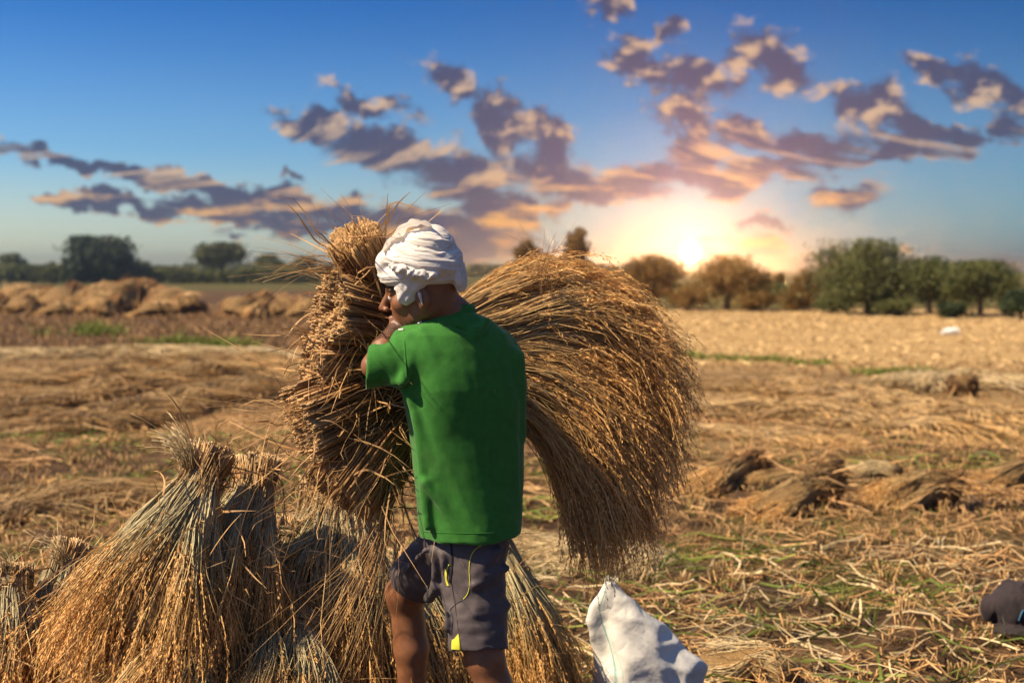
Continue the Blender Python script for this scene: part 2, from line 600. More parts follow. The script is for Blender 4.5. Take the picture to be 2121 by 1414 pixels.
# ------------------------------------------------------------------ stubble, litter and grass on the field
def clumps(buf, x, y, per, hgt, rad_, spread, width, lean=0.25, flat=False):
    n = len(x)
    c = at_ground(x, y)
    c = np.repeat(c, per, 0)
    N = n * per
    a = rng.uniform(0, 2 * math.pi, N)
    r = np.sqrt(rng.uniform(0, 1, N)) * spread
    base = c + np.stack([np.cos(a) * r, np.sin(a) * r, np.full(N, -0.01)], -1)
    h = hgt * rng.uniform(0.55, 1.15, N) * np.repeat(rng.uniform(0.6, 1.25, n), per)
    tilt = rng.normal(0, lean, (N, 2)) + np.stack([np.cos(a), np.sin(a)], -1) * 0.25 * (r / spread)[:, None]
    top = base + np.stack([tilt[:, 0] * h, tilt[:, 1] * h, h], -1)
    mid = (base + top) / 2 + rng.normal(0, 0.004, (N, 3))
    wd = np.full((N, 3), 1) * (width * rng.uniform(0.7, 1.3, (N, 1)))
    if flat:
        buf.ribbons(np.stack([base, mid, top], 1), wd * np.array([1, 1, 0.5]), rng.uniform(0, 1, N))
    else:
        buf.tubes(np.stack([base, mid, top], 1), wd, rng.uniform(0, 1, N), cap=True)


def rows(d0, d1, x0, x1, step, keep=1.0, jit=0.3, slant=0.25):
    ys = np.arange(d0, d1, step)
    xs = np.arange(x0, x1, step)
    X, Y = np.meshgrid(xs, ys)
    X = X + slant * Y % step + rng.normal(0, jit * step, X.shape)
    Y = Y + rng.normal(0, jit * step, Y.shape)
    X, Y = X.ravel(), Y.ravel()
    k = (np.abs(X) < 0.47 * Y + 0.2) & (rng.uniform(0, 1, X.shape) < keep)
    return X[k], Y[k]


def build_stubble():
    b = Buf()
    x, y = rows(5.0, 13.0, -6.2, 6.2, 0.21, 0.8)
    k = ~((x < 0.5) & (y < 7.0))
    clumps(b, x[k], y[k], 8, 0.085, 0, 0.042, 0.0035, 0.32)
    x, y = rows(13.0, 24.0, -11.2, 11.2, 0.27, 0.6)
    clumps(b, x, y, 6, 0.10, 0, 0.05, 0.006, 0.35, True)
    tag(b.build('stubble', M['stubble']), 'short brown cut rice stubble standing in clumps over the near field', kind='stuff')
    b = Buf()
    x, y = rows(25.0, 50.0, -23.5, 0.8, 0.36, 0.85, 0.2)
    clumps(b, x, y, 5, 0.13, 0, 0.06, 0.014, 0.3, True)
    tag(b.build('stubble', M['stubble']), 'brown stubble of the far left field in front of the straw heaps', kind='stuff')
    b = Buf()
    x, y = rows(23.0, 55.0, 0.0, 26.0, 0.42, 0.8, 0.35)
    clumps(b, x, y, 5, 0.055, 0, 0.14, 0.016, 1.4, True)
    tag(b.build('stubble', M['stubble_pale']), 'pale sunlit stubble of the far right field before the trees', kind='stuff')


build_stubble()


def lying(buf, x, y, length, width, az, azj, lift=0.03, curve=0.08, S=4, k=3):
    n = len(x)
    a = az + rng.normal(0, azj, n)
    L = length * rng.uniform(0.4, 1.2, n)
    s = np.linspace(-0.5, 0.5, S)
    bend = rng.normal(0, curve, n)
    px = x[:, None] + np.cos(a)[:, None] * s * L[:, None] - np.sin(a)[:, None] * (s ** 2 * bend[:, None] * L[:, None] * 4)
    py = y[:, None] + np.sin(a)[:, None] * s * L[:, None] + np.cos(a)[:, None] * (s ** 2 * bend[:, None] * L[:, None] * 4)
    pz = ground_h(px, py) + rng.uniform(0.3, 1, (n, 1)) * lift + np.abs(rng.normal(0, lift * 0.6, (n, S)))
    w = width * rng.uniform(0.6, 1.4, (n, 1))
    buf.ribbons(np.stack([px, py, pz], -1), np.broadcast_to(w * 1.25, (n, S)), rng.uniform(0, 1, n), up=norm(np.array([0, 0, 1.0]) + rng.normal(0, 0.6, (n, 1, 3))))


def build_litter():
    b = Buf()
    x, y = in_view(4.2, 9, 5200, -0.42, 0.42)
    k = fbm(np.stack([x, y], -1), 1.6, 3, 55) > 0.44
    lying(b, x[k], y[k], 0.30, 0.0022, 0.0, 1.6)
    x, y = in_view(9, 16, 5200)
    k = fbm(np.stack([x, y], -1), 1.2, 3, 56) > 0.42
    x, y = x[k], y[k]
    lying(b, x, y, 0.34, 0.004, 0.0, 1.4)
    tag(b.build('straw_litter', M['leaf']), 'loose brown straw lying all over the near field', kind='stuff')
    b = Buf()
    x, y = in_view(4.3, 8, 800, -0.1, 0.42)
    lying(b, x, y, 0.34, 0.0030, 0.1, 1.0, 0.035)
    tag(b.build('straw_litter', M['pale']), 'pale bleached straw strewn at the lower right of the field', kind='stuff')
    b = Buf()
    x, y = in_view(5.0, 12, 1500, -0.05, 0.42)
    k = fbm(np.stack([x, y], -1), 0.8, 2, 77) > 0.47
    lying(b, x[k], y[k], 0.32, 0.0042, -0.35, 0.6, 0.04)
    x, y = in_view(7.0, 14, 1500, -0.42, -0.05)
    k = fbm(np.stack([x, y], -1), 0.8, 2, 78) > 0.5
    lying(b, x[k], y[k], 0.2, 0.0045, -0.2, 1.2, 0.03)
    x, y = in_view(5.0, 14, 1500, -0.42, 0.42)
    clumps(b, x[::3], y[::3], 5, 0.09, 0, 0.04, 0.0030, 0.5, True)
    tag(b.build('green_grass', M['green']), 'fresh green blades growing between the stubble', kind='stuff')


build_litter()


def bund(name, pts, label, width=0.5, hgt=0.22, n=2600, mat='green'):
    """grass along a field bund: a low strip of blades"""
    b = Buf()
    C = resample(np.array([G(*p) for p in pts]), 60)
    i = rng.integers(0, 60, n)
    x = C[i, 0] + rng.normal(0, width, n)
    y = C[i, 1] + rng.normal(0, width * 0.6, n)
    den = fbm(np.stack([x, y], -1), 0.5, 2, 5) > 0.42
    x, y = x[den], y[den]
    clumps(b, x, y, 4, hgt, 0, 0.12, 0.012, 0.35, True)
    tag(b.build(name, M[mat]), label, kind='stuff')


bund('grass_bund', [(-60, 700), (60, 697), (160, 692), (330, 708)], 'green grass on the field edge at the far left, below the straw heaps', 0.35, 0.30, 700)
bund('grass_bund', [(320, 716), (450, 718), (600, 728)], 'green grass on the field edge left of the carried straw', 0.3, 0.2, 500)
bund('grass_bund', [(1800, 775), (1900, 770), (2000, 773), (2160, 775)], 'green grass strip crossing the pale field at the right edge', 0.2, 0.10, 420)
bund('grass_bund', [(1400, 735), (1560, 745), (1700, 755)], 'thin green grass strip in the pale field right of the carried straw', 0.3, 0.10, 220)


# ------------------------------------------------------------------ cut rice lying in rows
def swath(pts, width, height, label, n=1500, stalk=0.7, az_off=0.0, thick=0.006, mat='swath', group='rows of cut rice lying on the field'):
    C = resample(np.array([G(*p) for p in pts]), 80)
    root = empty('straw_swath', (C[40, 0], C[40, 1], 0), label, 'cut rice', group)
    tan = norm(np.gradient(C[:, :2], axis=0))
    nor = np.stack([-tan[:, 1], tan[:, 0]], -1)
    u = np.linspace(-1, 1, 15)
    prof = np.sqrt(np.clip(1 - u ** 2, 0, 1)) * 0.7
    xy = C[:, None, :2] + nor[:, None] * u[None, :, None] * width
    endf = np.clip(np.minimum(np.arange(80), 79 - np.arange(80)) / 8, 0, 1)
    z = ground_h(xy[..., 0], xy[..., 1]) - 0.02 + prof[None] * height * endf[:, None] * (0.5 + 1.0 * fbm(xy, 2.2, 3, 4))
    V = np.concatenate([xy, z[..., None]], -1)
    idx = np.arange(80 * 15).reshape(80, 15)
    Q = np.stack([idx[:-1, :-1], idx[1:, :-1], idx[1:, 1:], idx[:-1, 1:]], -1).reshape(-1, 4)
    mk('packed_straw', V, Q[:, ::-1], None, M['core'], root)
    b = Buf()
    n = int(n * 1.35)
    i = rng.integers(0, 80, n)
    uu = rng.uniform(-1.0, 1.0, n)
    base = C[i, :2] + nor[i] * (uu * width)[:, None]
    a = np.arctan2(tan[i, 1], tan[i, 0]) + az_off + rng.normal(0, 0.42, n)
    L = stalk * rng.uniform(0.5, 1.1, n)
    s = np.linspace(-0.5, 0.5, 5)
    px = base[:, :1] + np.cos(a)[:, None] * s * L[:, None]
    py = base[:, 1:] + np.sin(a)[:, None] * s * L[:, None]
    hh = np.sqrt(np.clip(1 - uu ** 2, 0, 1))[:, None] * 0.7 * height * endf[i][:, None] * (0.5 + 1.0 * fbm(np.stack([px, py], -1), 2.2, 3, 4))
    pz = ground_h(px, py) - 0.015 + hh + 0.012 - (2 * s) ** 4 * 0.04 + np.abs(rng.normal(0, 0.014, (n, 5)))
    b.ribbons(np.stack([px, py, pz], -1), np.full((n, 5), thick * 0.75) * np.array([1, 1, 1, 1, 0.6]), rng.uniform(0, 1, n), up=norm(np.array([0, 0, 1.0]) + rng.normal(0, 0.7, (n, 1, 3))))
    b.build('stalks', M[mat], root, kind='stuff')
    return root


swath([(40, 898), (180, 890), (330, 858), (480, 820), (620, 800)], 0.42, 0.26, 'pale row of cut rice nearest to the standing sheaves, its end at the left', 1700, 0.9, -0.25, 0.007)
swath([(-60, 868), (120, 842), (260, 806), (420, 776), (600, 770)], 0.42, 0.24, 'second row of cut rice on the left field, curving behind the nearest one', 1600, 0.9, -0.2, 0.008)
swath([(-60, 800), (120, 790), (280, 768), (420, 752), (600, 748)], 0.45, 0.20, 'third row of cut rice on the left field, below the pale litter', 1300, 1.0, -0.2, 0.009)
swath([(-80, 745), (150, 738), (330, 734), (600, 740)], 0.7, 0.20, 'bleached row of cut rice farthest back on the left, along the grassy edge', 1400, 1.0, 0.1, 0.011, 'pale')
swath([(-60, 1085), (60, 1065), (180, 1045), (330, 1030)], 0.42, 0.16, 'grey green cut rice lying flat behind the small sheaves at the left edge', 2000, 0.8, 0.0, 0.004)
swath([(1380, 800), (1600, 812), (1850, 850), (2180, 905)], 0.5, 0.26, 'brown row of cut rice sloping down across the right field', 1700, 0.9, 0.1, 0.008)
swath([(1380, 845), (1600, 862), (1850, 888), (2000, 915)], 0.45, 0.22, 'tawny row of cut rice right of the carried straw, above the fallen sheaves', 1500, 0.9, 0.1, 0.007)
swath([(1390, 895), (1520, 900), (1700, 918)], 0.4, 0.10, 'short low row of cut rice right behind the fallen sheaves', 1300, 0.8, 0.1, 0.006)
swath([(1840, 812), (1960, 800), (2180, 806)], 0.5, 0.25, 'pale straw row behind the dark round bundle at the right', 1300, 0.9, 0.0, 0.009, 'pale')
swath([(1060, 1150), (1140, 1155), (1230, 1170), (1330, 1165)], 0.3, 0.12, 'pale straw lying between the man and the white sack', 1400, 0.6, 0.4, 0.003, 'pale')


# ------------------------------------------------------------------ trees
def leaf_col(lo, hi):
    def fn(g):
        r = g.attr('rnd')
        return g.mix(r, lo, hi)
    return fn


M['leaf_dark'] = material('foliage_dark', leaf_col((0.020, 0.034, 0.012), (0.055, 0.080, 0.025)), rough=0.6, transl=0.25)
M['leaf_olive'] = material('foliage_olive', leaf_col((0.055, 0.070, 0.018), (0.16, 0.165, 0.045)), rough=0.6, transl=0.3)
M['leaf_sunglow'] = material('foliage_sunglow', leaf_col((0.11, 0.075, 0.016), (0.32, 0.17, 0.035)), rough=0.6, transl=0.35)  # brown foliage, with the low sun's orange glow put into its colour
M['bark'] = material('bark', lambda g: g.ramp(g.noise(obj_co(g), 6, 4), [(0.3, (0.03, 0.02, 0.012)), (0.7, (0.11, 0.08, 0.055))]), rough=0.9)


def tree(base, height, halfw, label, mat='leaf_olive', lobes=None, n=4200, trunk=0.28, name='bushy_tree', group='trees along the field edge', leaf=0.10, seed=0):
    r = np.random.default_rng(seed + 500)
    root = empty(name, base, label, 'tree', group)
    ch = height * (1 - trunk * 0.55)
    lob = lobes or [(r.uniform(-0.55, 0.55), r.uniform(-0.5, 0.5), r.uniform(0.30, 0.80), r.uniform(0.34, 0.52)) for _ in range(9)] + [(0, 0, 0.62, 0.62), (0.1, 0, 0.84, 0.36)]
    cen, siz = [], []
    for (lx, ly, lz, ls) in lob:
        cen.append([lx * halfw, ly * halfw, height * trunk * 0.55 + lz * ch])
        siz.append([ls * halfw, ls * halfw, ls * min(halfw * 1.15, ch * 0.55)])
    cen, siz = np.array(cen), np.array(siz)
    w = siz.prod(1) ** (2 / 3)
    # leaf clumps in the lobes, more towards their outside
    nc = max(60, n // 34)
    k = r.choice(len(lob), nc, p=w / w.sum())
    v = norm(r.normal(size=(nc, 3))) * (r.uniform(0.25, 1, (nc, 1)) ** 0.45)
    cc = cen[k] + v * siz[k]
    cs = halfw * 0.12 * r.uniform(0.6, 1.5, nc)
    per = n // nc
    c = np.repeat(cc, per, 0) + r.normal(size=(nc * per, 3)) * np.repeat(cs, per)[:, None] * np.array([1, 1, 0.7])
    top = height + 0.02
    c = c[(c[:, 2] < top) & (c[:, 2] > 0.02)]
    N = len(c)
    s = leaf * r.uniform(0.6, 1.4, (N, 1))
    u = norm(r.normal(size=(N, 3)))
    q = norm(np.cross(u, r.normal(size=(N, 3))))
    V = np.stack([c - u * s, c - q * s * 0.45, c + u * s, c + q * s * 0.45], 1) + np.array(base)
    Q = np.arange(N * 4).reshape(N, 4)
    rn = np.repeat(np.clip(r.normal(0.45, 0.25, N), 0, 1), 4)
    mk('crown', V, Q, None, M[mat], root, {'rnd': rn}, smooth=False)
    b = Buf()
    tr = max(0.035, halfw * 0.07)
    th = height * max(trunk, 0.15)
    p = np.array([[0, 0, -0.05], [r.normal(0, 0.02), 0, th * 0.5], [r.normal(0, 0.05), 0, th], [r.normal(0, 0.1), 0, th + ch * 0.45]])
    b.tubes((resample(p, 8) + np.array(base))[None], np.linspace(tr * 1.3, tr * 0.35, 8)[None], np.array([0.5]), k=7)
    st = resample(p, 8)
    for j in range(min(9, len(lob))):
        s0 = st[r.integers(3, 7)]
        e = cen[j]
        m_ = (s0 + e) / 2 + r.normal(0, 0.06 * halfw, 3)
        b.tubes((resample(np.array([s0, m_, e]), 6) + np.array(base))[None], np.linspace(tr * 0.55, tr * 0.12, 6)[None], np.array([0.5]), k=5)
    b.build('trunk', M['bark'], root)
    return root


def tree_at(px, top, half, base_y, d, label, mat, **kw):
    sc = FPX / d
    c = P(px, base_y, d)
    zt = CAMZ - (top - HORIZON) / sc
    base = np.array([c[0], d, 0.0])
    return tree(base, zt, half / sc, label, mat, **kw)


two = [(-0.42, 0, 0.55, 0.5), (-0.42, 0.1, 0.8, 0.42), (-0.55, 0, 0.25, 0.45), (0.42, 0, 0.55, 0.55), (0.48, 0, 0.8, 0.42), (0.45, 0, 0.25, 0.5), (-0.75, 0, 0.45, 0.25), (0.78, 0, 0.45, 0.25), (0.05, 0, 0.75, 0.3)]
flat2 = [(-0.45, 0, 0.62, 0.48), (-0.6, 0, 0.5, 0.34), (-0.3, 0, 0.85, 0.30), (0.45, 0, 0.66, 0.42), (0.62, 0, 0.6, 0.3), (0.3, 0, 0.85, 0.28), (0.0, 0, 0.5, 0.25), (-0.2, 0, 0.35, 0.25)]
tree_at(202, 489, 68, 585, 150, 'dark dense tree with a twin crown on the left horizon', 'leaf_dark', lobes=two, n=7000, leaf=0.28, trunk=0.1, name='dense_tree', seed=1)
tree_at(460, 503, 52, 585, 160, 'flat topped tree with an open crown between the dark twin tree and the carried straw', 'leaf_olive', lobes=flat2, n=3600, leaf=0.26, trunk=0.45, name='field_tree', seed=2)
tree_at(553, 527, 30, 585, 165, 'small round tree just left of the carried straw on the horizon', 'leaf_olive', n=2200, leaf=0.28, trunk=0.3, name='field_tree', seed=3)
tree_at(628, 532, 26, 585, 170, 'small hazy tree half hidden behind the straw butts', 'leaf_olive', n=1800, leaf=0.28, trunk=0.3, name='field_tree', seed=4)
tree_at(22, 526, 34, 585, 160, 'low tree at the left edge of the picture on the horizon', 'leaf_olive', n=2200, leaf=0.28, trunk=0.2, name='field_tree', seed=5)
tree_at(108, 540, 14, 585, 170, 'tiny tree on the horizon between the left edge and the dark twin tree', 'leaf_olive', n=900, leaf=0.28, trunk=0.2, name='field_tree', seed=6)
tree_at(288, 540, 20, 585, 172, 'pale small tree on the horizon right beside the dark twin tree', 'leaf_olive', n=1000, leaf=0.28, trunk=0.2, name='field_tree', seed=7)
tree_at(1800, 496, 118, 655, 50, 'largest olive green tree on the right, tallest of the row', 'leaf_olive', n=13000, leaf=0.075, trunk=0.12, seed=10)
tree_at(1925, 532, 78, 655, 49, 'rounded green tree just right of the largest tree', 'leaf_olive', n=8500, leaf=0.07, trunk=0.12, seed=11)
tree_at(2030, 540, 84, 660, 47, 'open crowned green tree second from the right edge', 'leaf_olive', n=7500, leaf=0.07, trunk=0.3, seed=12)
tree_at(2112, 600, 45, 668, 43, 'dark low tree cut by the right edge of the picture', 'leaf_dark', n=3000, leaf=0.06, trunk=0.1, seed=13)
tree_at(1668, 558, 38, 640, 56, 'dark upright tree left of the largest tree', 'leaf_sunglow', n=2600, leaf=0.07, trunk=0.15, seed=14)
tree_at(1613, 555, 13, 640, 60, 'right one of two narrow upright trees below the sun', 'leaf_sunglow', n=1300, leaf=0.07, trunk=0.12, name='narrow_tree', seed=15)
tree_at(1590, 558, 12, 640, 60, 'left one of two narrow upright trees below the sun', 'leaf_sunglow', n=1300, leaf=0.07, trunk=0.12, name='narrow_tree', seed=16)
tree_at(1505, 528, 95, 645, 55, 'broad tree right below the low sun, orange glow put into its leaves', 'leaf_sunglow', n=6000, leaf=0.075, trunk=0.15, seed=17)
tree_at(1345, 528, 74, 645, 56, 'tree left of the low sun beside the straw, orange glow put into its leaves', 'leaf_sunglow', n=5000, leaf=0.075, trunk=0.15, seed=18)
tree_at(1195, 468, 36, 640, 62, 'round treetop showing above the carried straw', 'leaf_sunglow', n=3600, leaf=0.08, trunk=0.45, seed=19)
tree_at(1092, 486, 34, 640, 64, 'treetop showing above the straw nearest to the white turban', 'leaf_sunglow', n=3200, leaf=0.08, trunk=0.45, seed=20)
for i, (px, top, hw, d, lab, mt) in enumerate([
        (1425, 590, 55, 54, 'low scrub under the low sun between the two glow-tinted trees', 'leaf_sunglow'),
        (1560, 605, 52, 53, 'low scrub in front of the broad glow-tinted tree', 'leaf_sunglow'),
        (1640, 600, 46, 53, 'glow-tinted low bush under the two narrow trees', 'leaf_sunglow'),
        (1725, 615, 42, 51, 'pale low bush at the left foot of the largest tree', 'leaf_olive'),
        (1862, 622, 50, 48, 'low green bush at the right foot of the largest tree', 'leaf_olive'),
        (1978, 628, 44, 46, 'low green bush under the open crowned tree', 'leaf_dark')]):
    o = tree_at(px, top, hw, 645, d, lab, mt, n=2200, leaf=0.06, trunk=0.06, name='bush', group='bushes along the field edge', seed=30 + i)
    o['category'] = 'bush'


def hedge(d, x0, x1, hgt, label, mat, n, leaf, thick=2.0, seed=1):
    r = np.random.default_rng(seed)
    x = r.uniform(x0, x1, n)
    y = d + r.uniform(-thick, thick, n)
    top = hgt * (0.55 + 0.75 * fbm(np.stack([x * 0.16, np.zeros(n)], -1), 1.0, 4, seed))
    z = top * r.uniform(0, 1, n) ** 0.7
    c = np.stack([x, y, z], -1)
    s = leaf * r.uniform(0.6, 1.4, (n, 1))
    u = norm(r.normal(size=(n, 3)))
    q = norm(np.cross(u, r.normal(size=(n, 3))))
    V = np.stack([c - u * s, c - q * s * 0.5, c + u * s, c + q * s * 0.5], 1)
    o = mk('hedgerow', V, np.arange(n * 4).reshape(n, 4), None, M[mat], None, {'rnd': np.repeat(r.uniform(0, 1, n), 4)}, smooth=False)
    tag(o, label, 'hedge', kind='stuff')


hedge(152, -68, -8, 1.75, 'long low hedge along the far left edge of the fields', 'leaf_olive', 16000, 0.24, seed=3)
hedge(260, -130, 30, 2.4, 'pale far belt of trees on the horizon', 'leaf_olive', 9000, 0.5, 5, seed=4)
hedge(58, 3.0, 30, 1.0, 'ragged low scrub under the row of trees on the right', 'leaf_olive', 9000, 0.08, 1.2, seed=5)

# ------------------------------------------------------------------ sheaves
def path_frame(c):
    t = norm(np.gradient(c, axis=-2))
    yv = np.zeros_like(t)
    yv[..., 1] = 1
    v = norm(yv - (yv * t).sum(-1, keepdims=True) * t)
    return t, np.cross(v, t), v


def panicles(buf, stem, tip, d, L, ng, gl=0.0100, gw=0.0014, droop=0.7):
    """drooping ears: a thin stem with grains set along it on short branchlets"""
    n = len(tip)
    L = L * rng.uniform(0.65, 1.25, (n, 1, 1))
    tau = np.linspace(0, 1, 5)[None, :, None]
    side = rng.normal(0, 0.15, (n, 1, 3))
    gdir = np.array([0, 0, -1.0])
    f = lambda tt: tip[:, None] + L * (d[:, None] * (tt - 0.35 * droop * tt ** 2) + gdir * droop * 0.55 * tt ** 2 + side * tt ** 1.5)
    pth = f(tau)
    r = rng.uniform(0, 1, n)
    stem.ribbons(pth[:, ::2], np.array([0.0013, 0.0011, 0.0007])[None].repeat(n, 0), r, t=np.full((n, 3), 1.0))
    tg = (np.arange(ng) + rng.uniform(0, 1, (n, ng))) / ng * 0.95 + 0.05
    c = f(tg[..., None])
    tan = norm(f(tg[..., None] + 0.04) - c)
    o = norm(np.cross(tan, rng.normal(size=(n, ng, 3))))
    off = rng.uniform(0.0008, 0.0085, (n, ng, 1)) * (1.15 - 0.6 * tg[..., None])
    gd = tan + o * rng.uniform(0.1, 0.45, (n, ng, 1)) + gdir * 0.15
    c = c + o * off + tan * 0.004
    rr = np.clip(r[:, None] * 0.45 + rng.uniform(0, 0.55, (n, ng)), 0, 1)
    buf.grains(c.reshape(-1, 3), gd.reshape(-1, 3), gl * rng.uniform(0.8, 1.2, n * ng), gw, rr.ravel())


def bundle(name, label, C, R, n, mat='butt', group=None, cat='sheaf', stalk_r=0.0019, S=12, s1=(0.72, 1.0), start=0.02, pan=0.8, ng=24, panL=0.17,
           leaves=0, leaf_s=(0.0, 0.35), leaf_L=0.16, leaf_w=0.0028, core=0.0, wander=0.02, bias=0.42, gl=0.0105, gw=0.0016, tie=None, droop=0.7, leaf_mat='leaf',
           splay=0.25, ground=False, butt_k=(1.15, 1.0, 0.9, 0.55), cull=False):
    """one sheaf along control points C (from the cut butts to the ears), radii R [M,2]"""
    C = np.asarray(C, float)
    R = np.asarray(R, float)
    if R.ndim == 1:
        R = np.stack([R, R], -1)
    K = 120
    cr = resample(np.concatenate([C, R], 1), K)
    c, rr = cr[:, :3], cr[:, 3:]
    tan, u, v = path_frame(c)
    length = np.linalg.norm(np.diff(c, axis=0), axis=1).sum()
    root = empty(name, c[K // 2], label, cat, group)
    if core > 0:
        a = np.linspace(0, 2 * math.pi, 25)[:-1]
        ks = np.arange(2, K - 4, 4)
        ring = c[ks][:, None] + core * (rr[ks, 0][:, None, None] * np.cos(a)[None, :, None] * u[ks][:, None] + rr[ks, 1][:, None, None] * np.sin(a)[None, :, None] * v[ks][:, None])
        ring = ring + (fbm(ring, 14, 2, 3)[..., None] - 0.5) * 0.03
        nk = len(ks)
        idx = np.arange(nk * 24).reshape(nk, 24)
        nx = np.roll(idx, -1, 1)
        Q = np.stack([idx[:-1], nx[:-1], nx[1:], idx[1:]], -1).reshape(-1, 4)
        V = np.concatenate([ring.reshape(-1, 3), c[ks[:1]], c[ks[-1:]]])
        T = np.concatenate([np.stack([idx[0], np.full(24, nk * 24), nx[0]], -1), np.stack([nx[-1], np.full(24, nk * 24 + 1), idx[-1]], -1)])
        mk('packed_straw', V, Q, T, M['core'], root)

    def along(s, a, b):
        """points at curve position s with section coordinates a, b"""
        x = np.clip(s, 0, 1) * (K - 1)
        i = np.minimum(x.astype(int), K - 2)
        f = (x - i)[..., None]
        L_ = lambda q: q[i] * (1 - f) + q[i + 1] * f
        r_ = L_(rr)
        return L_(c) + r_[..., :1] * a[..., None] * L_(u) + r_[..., 1:] * b[..., None] * L_(v)

    st = Buf()
    th = rng.uniform(0, 2 * math.pi, n)
    if cull:      # the far side of a stacked sheaf is set more thinly
        th = th[(np.sin(th) < 0.35) | (rng.uniform(0, 1, n) < 0.25)]
        n = len(th)
    ra = rng.uniform(0, 1, n) ** bias
    a0, b0 = ra * np.cos(th), ra * np.sin(th)
    # stalks of a handful lie together, bend together and end together
    nh = max(6, n // 70)
    hth, hra = rng.uniform(0, 2 * math.pi, nh), rng.uniform(0.15, 1, nh) ** max(bias, 0.3)
    ha, hb = hra * np.cos(hth), hra * np.sin(hth)
    hid = ((a0[:, None] - ha) ** 2 + (b0[:, None] - hb) ** 2).argmin(1)
    pull = rng.uniform(0.10, 0.42, n)
    a0, b0 = a0 * (1 - pull) + ha[hid] * pull, b0 * (1 - pull) + hb[hid] * pull
    s0 = np.abs(rng.normal(0, start, n) + rng.uniform(0, start * 2.2, nh)[hid])
    e1 = np.clip(rng.uniform(s1[0], s1[1], n) + rng.normal(0, 0.04, nh)[hid], s1[0] * 0.9, 1.0)
    ss = s0[:, None] + (e1 - s0)[:, None] * np.linspace(0, 1, S)[None]
    da = rng.normal(0, splay * 0.6, (n, 2)) + rng.normal(0, splay * 0.9, (nh, 2))[hid]
    aa = a0[:, None] + da[:, :1] * (ss - 0.35) * ra[:, None]
    bb = b0[:, None] + da[:, 1:] * (ss - 0.35) * ra[:, None]
    pth = along(ss, aa, bb)
    ph = rng.uniform(0, 6.28, (nh, 3))[hid] + rng.normal(0, 0.7, (n, 3))
    fr = rng.uniform(2, 6, (nh, 3))[hid] + rng.normal(0, 0.4, (n, 3))
    w = wander * (0.25 + ss[..., None]) * np.sin(fr[:, None] * ss[..., None] * 1.6 + ph[:, None])
    pth = pth + w
    if ground:
        pth[..., 2] = np.maximum(pth[..., 2], ground_h(pth[..., 0], pth[..., 1]) + 0.004)
    rad_ = stalk_r * rng.uniform(0.65, 1.35, (n, 1)) * np.interp(ss, [0, 0.25, 0.5, 1], butt_k)
    rnd = np.clip(rng.uniform(0, 1, n) * 0.65 + rng.uniform(0, 0.35, nh)[hid], 0, 1)
    st.tubes(pth, rad_, rnd, k=3, t=ss)
    gr = Buf()
    k = rng.uniform(0, 1, n) < pan
    if k.any():
        tip = pth[k, -1]
        d = norm(pth[k, -1] - pth[k, -3])
        panicles(gr, st, tip, d, panL, ng, gl, gw, droop)
    st.build('stalks', M[mat], root, kind='stuff')
    if k.any():
        gr.build('grain_heads', M['grain'], root, smooth=False, kind='stuff')
    if leaves:
        lf = Buf()
        sl = rng.uniform(leaf_s[0], leaf_s[1], leaves)
        tl = rng.uniform(0, 2 * math.pi, leaves)
        ro = rng.uniform(0.7, 1.02, leaves)
        p0 = along(sl, ro * np.cos(tl), ro * np.sin(tl))
        ctr = along(sl, 0 * sl, 0 * sl)
        outw = norm(p0 - ctr)
        i = (sl * (K - 1)).astype(int)
        dr = norm(outw * rng.uniform(0.05, 0.9, (leaves, 1)) + tan[i] * rng.choice([-1, -1, 1], leaves)[:, None] * rng.uniform(0.4, 1.2, (leaves, 1)) + rng.normal(0, 0.35, (leaves, 3)))
        LL = leaf_L * rng.uniform(0.35, 1.5, (leaves, 1, 1))
        tt = np.linspace(0, 1, 7)[None, :, None]
        curl = rng.normal(0, 0.55, (leaves, 1, 3)) + np.array([0, 0, -0.45])
        lp = p0[:, None] + LL * (dr[:, None] * tt + curl * tt ** 2 * 0.7 + 0.12 * np.sin(tt * rng.uniform(3, 9, (leaves, 1, 1)) + rng.uniform(0, 6, (leaves, 1, 1))) * rng.normal(0, 1, (leaves, 1, 3)) * tt)
        if ground:
            lp[..., 2] = np.maximum(lp[..., 2], ground_h(lp[..., 0], lp[..., 1]) + 0.004)
        wd = leaf_w * rng.uniform(0.35, 1.2, (leaves, 1)) * np.array([0.7, 1, 1, 0.95, 0.8, 0.55, 0.12])
        lf.ribbons(lp, wd, rng.uniform(0, 1, leaves))
        lf.build('dry_leaves', M[leaf_mat], root, kind='stuff')
    if tie is not None:
        bd = Buf()
        i = int(tie * (K - 1))
        nb = 26
        a = np.linspace(0, 2 * math.pi, 33)
        off = rng.normal(0, 0.012, nb)
        rs = rng.uniform(1.0, 1.10, nb)
        sl_ = rng.normal(0, 0.05, nb)
        pp = c[i] + tan[i] * (off[:, None] + sl_[:, None] * np.sin(a)[None] * 0.15)[..., None] + rs[:, None, None] * (rr[i, 0] * np.cos(a)[None, :, None] * u[i] + rr[i, 1] * np.sin(a)[None, :, None] * v[i])
        bd.tubes(pp, np.full((nb, 33), stalk_r * 1.1), rng.uniform(0, 1, nb))
        bd.build('straw_band', M['pale'], root)
    return root


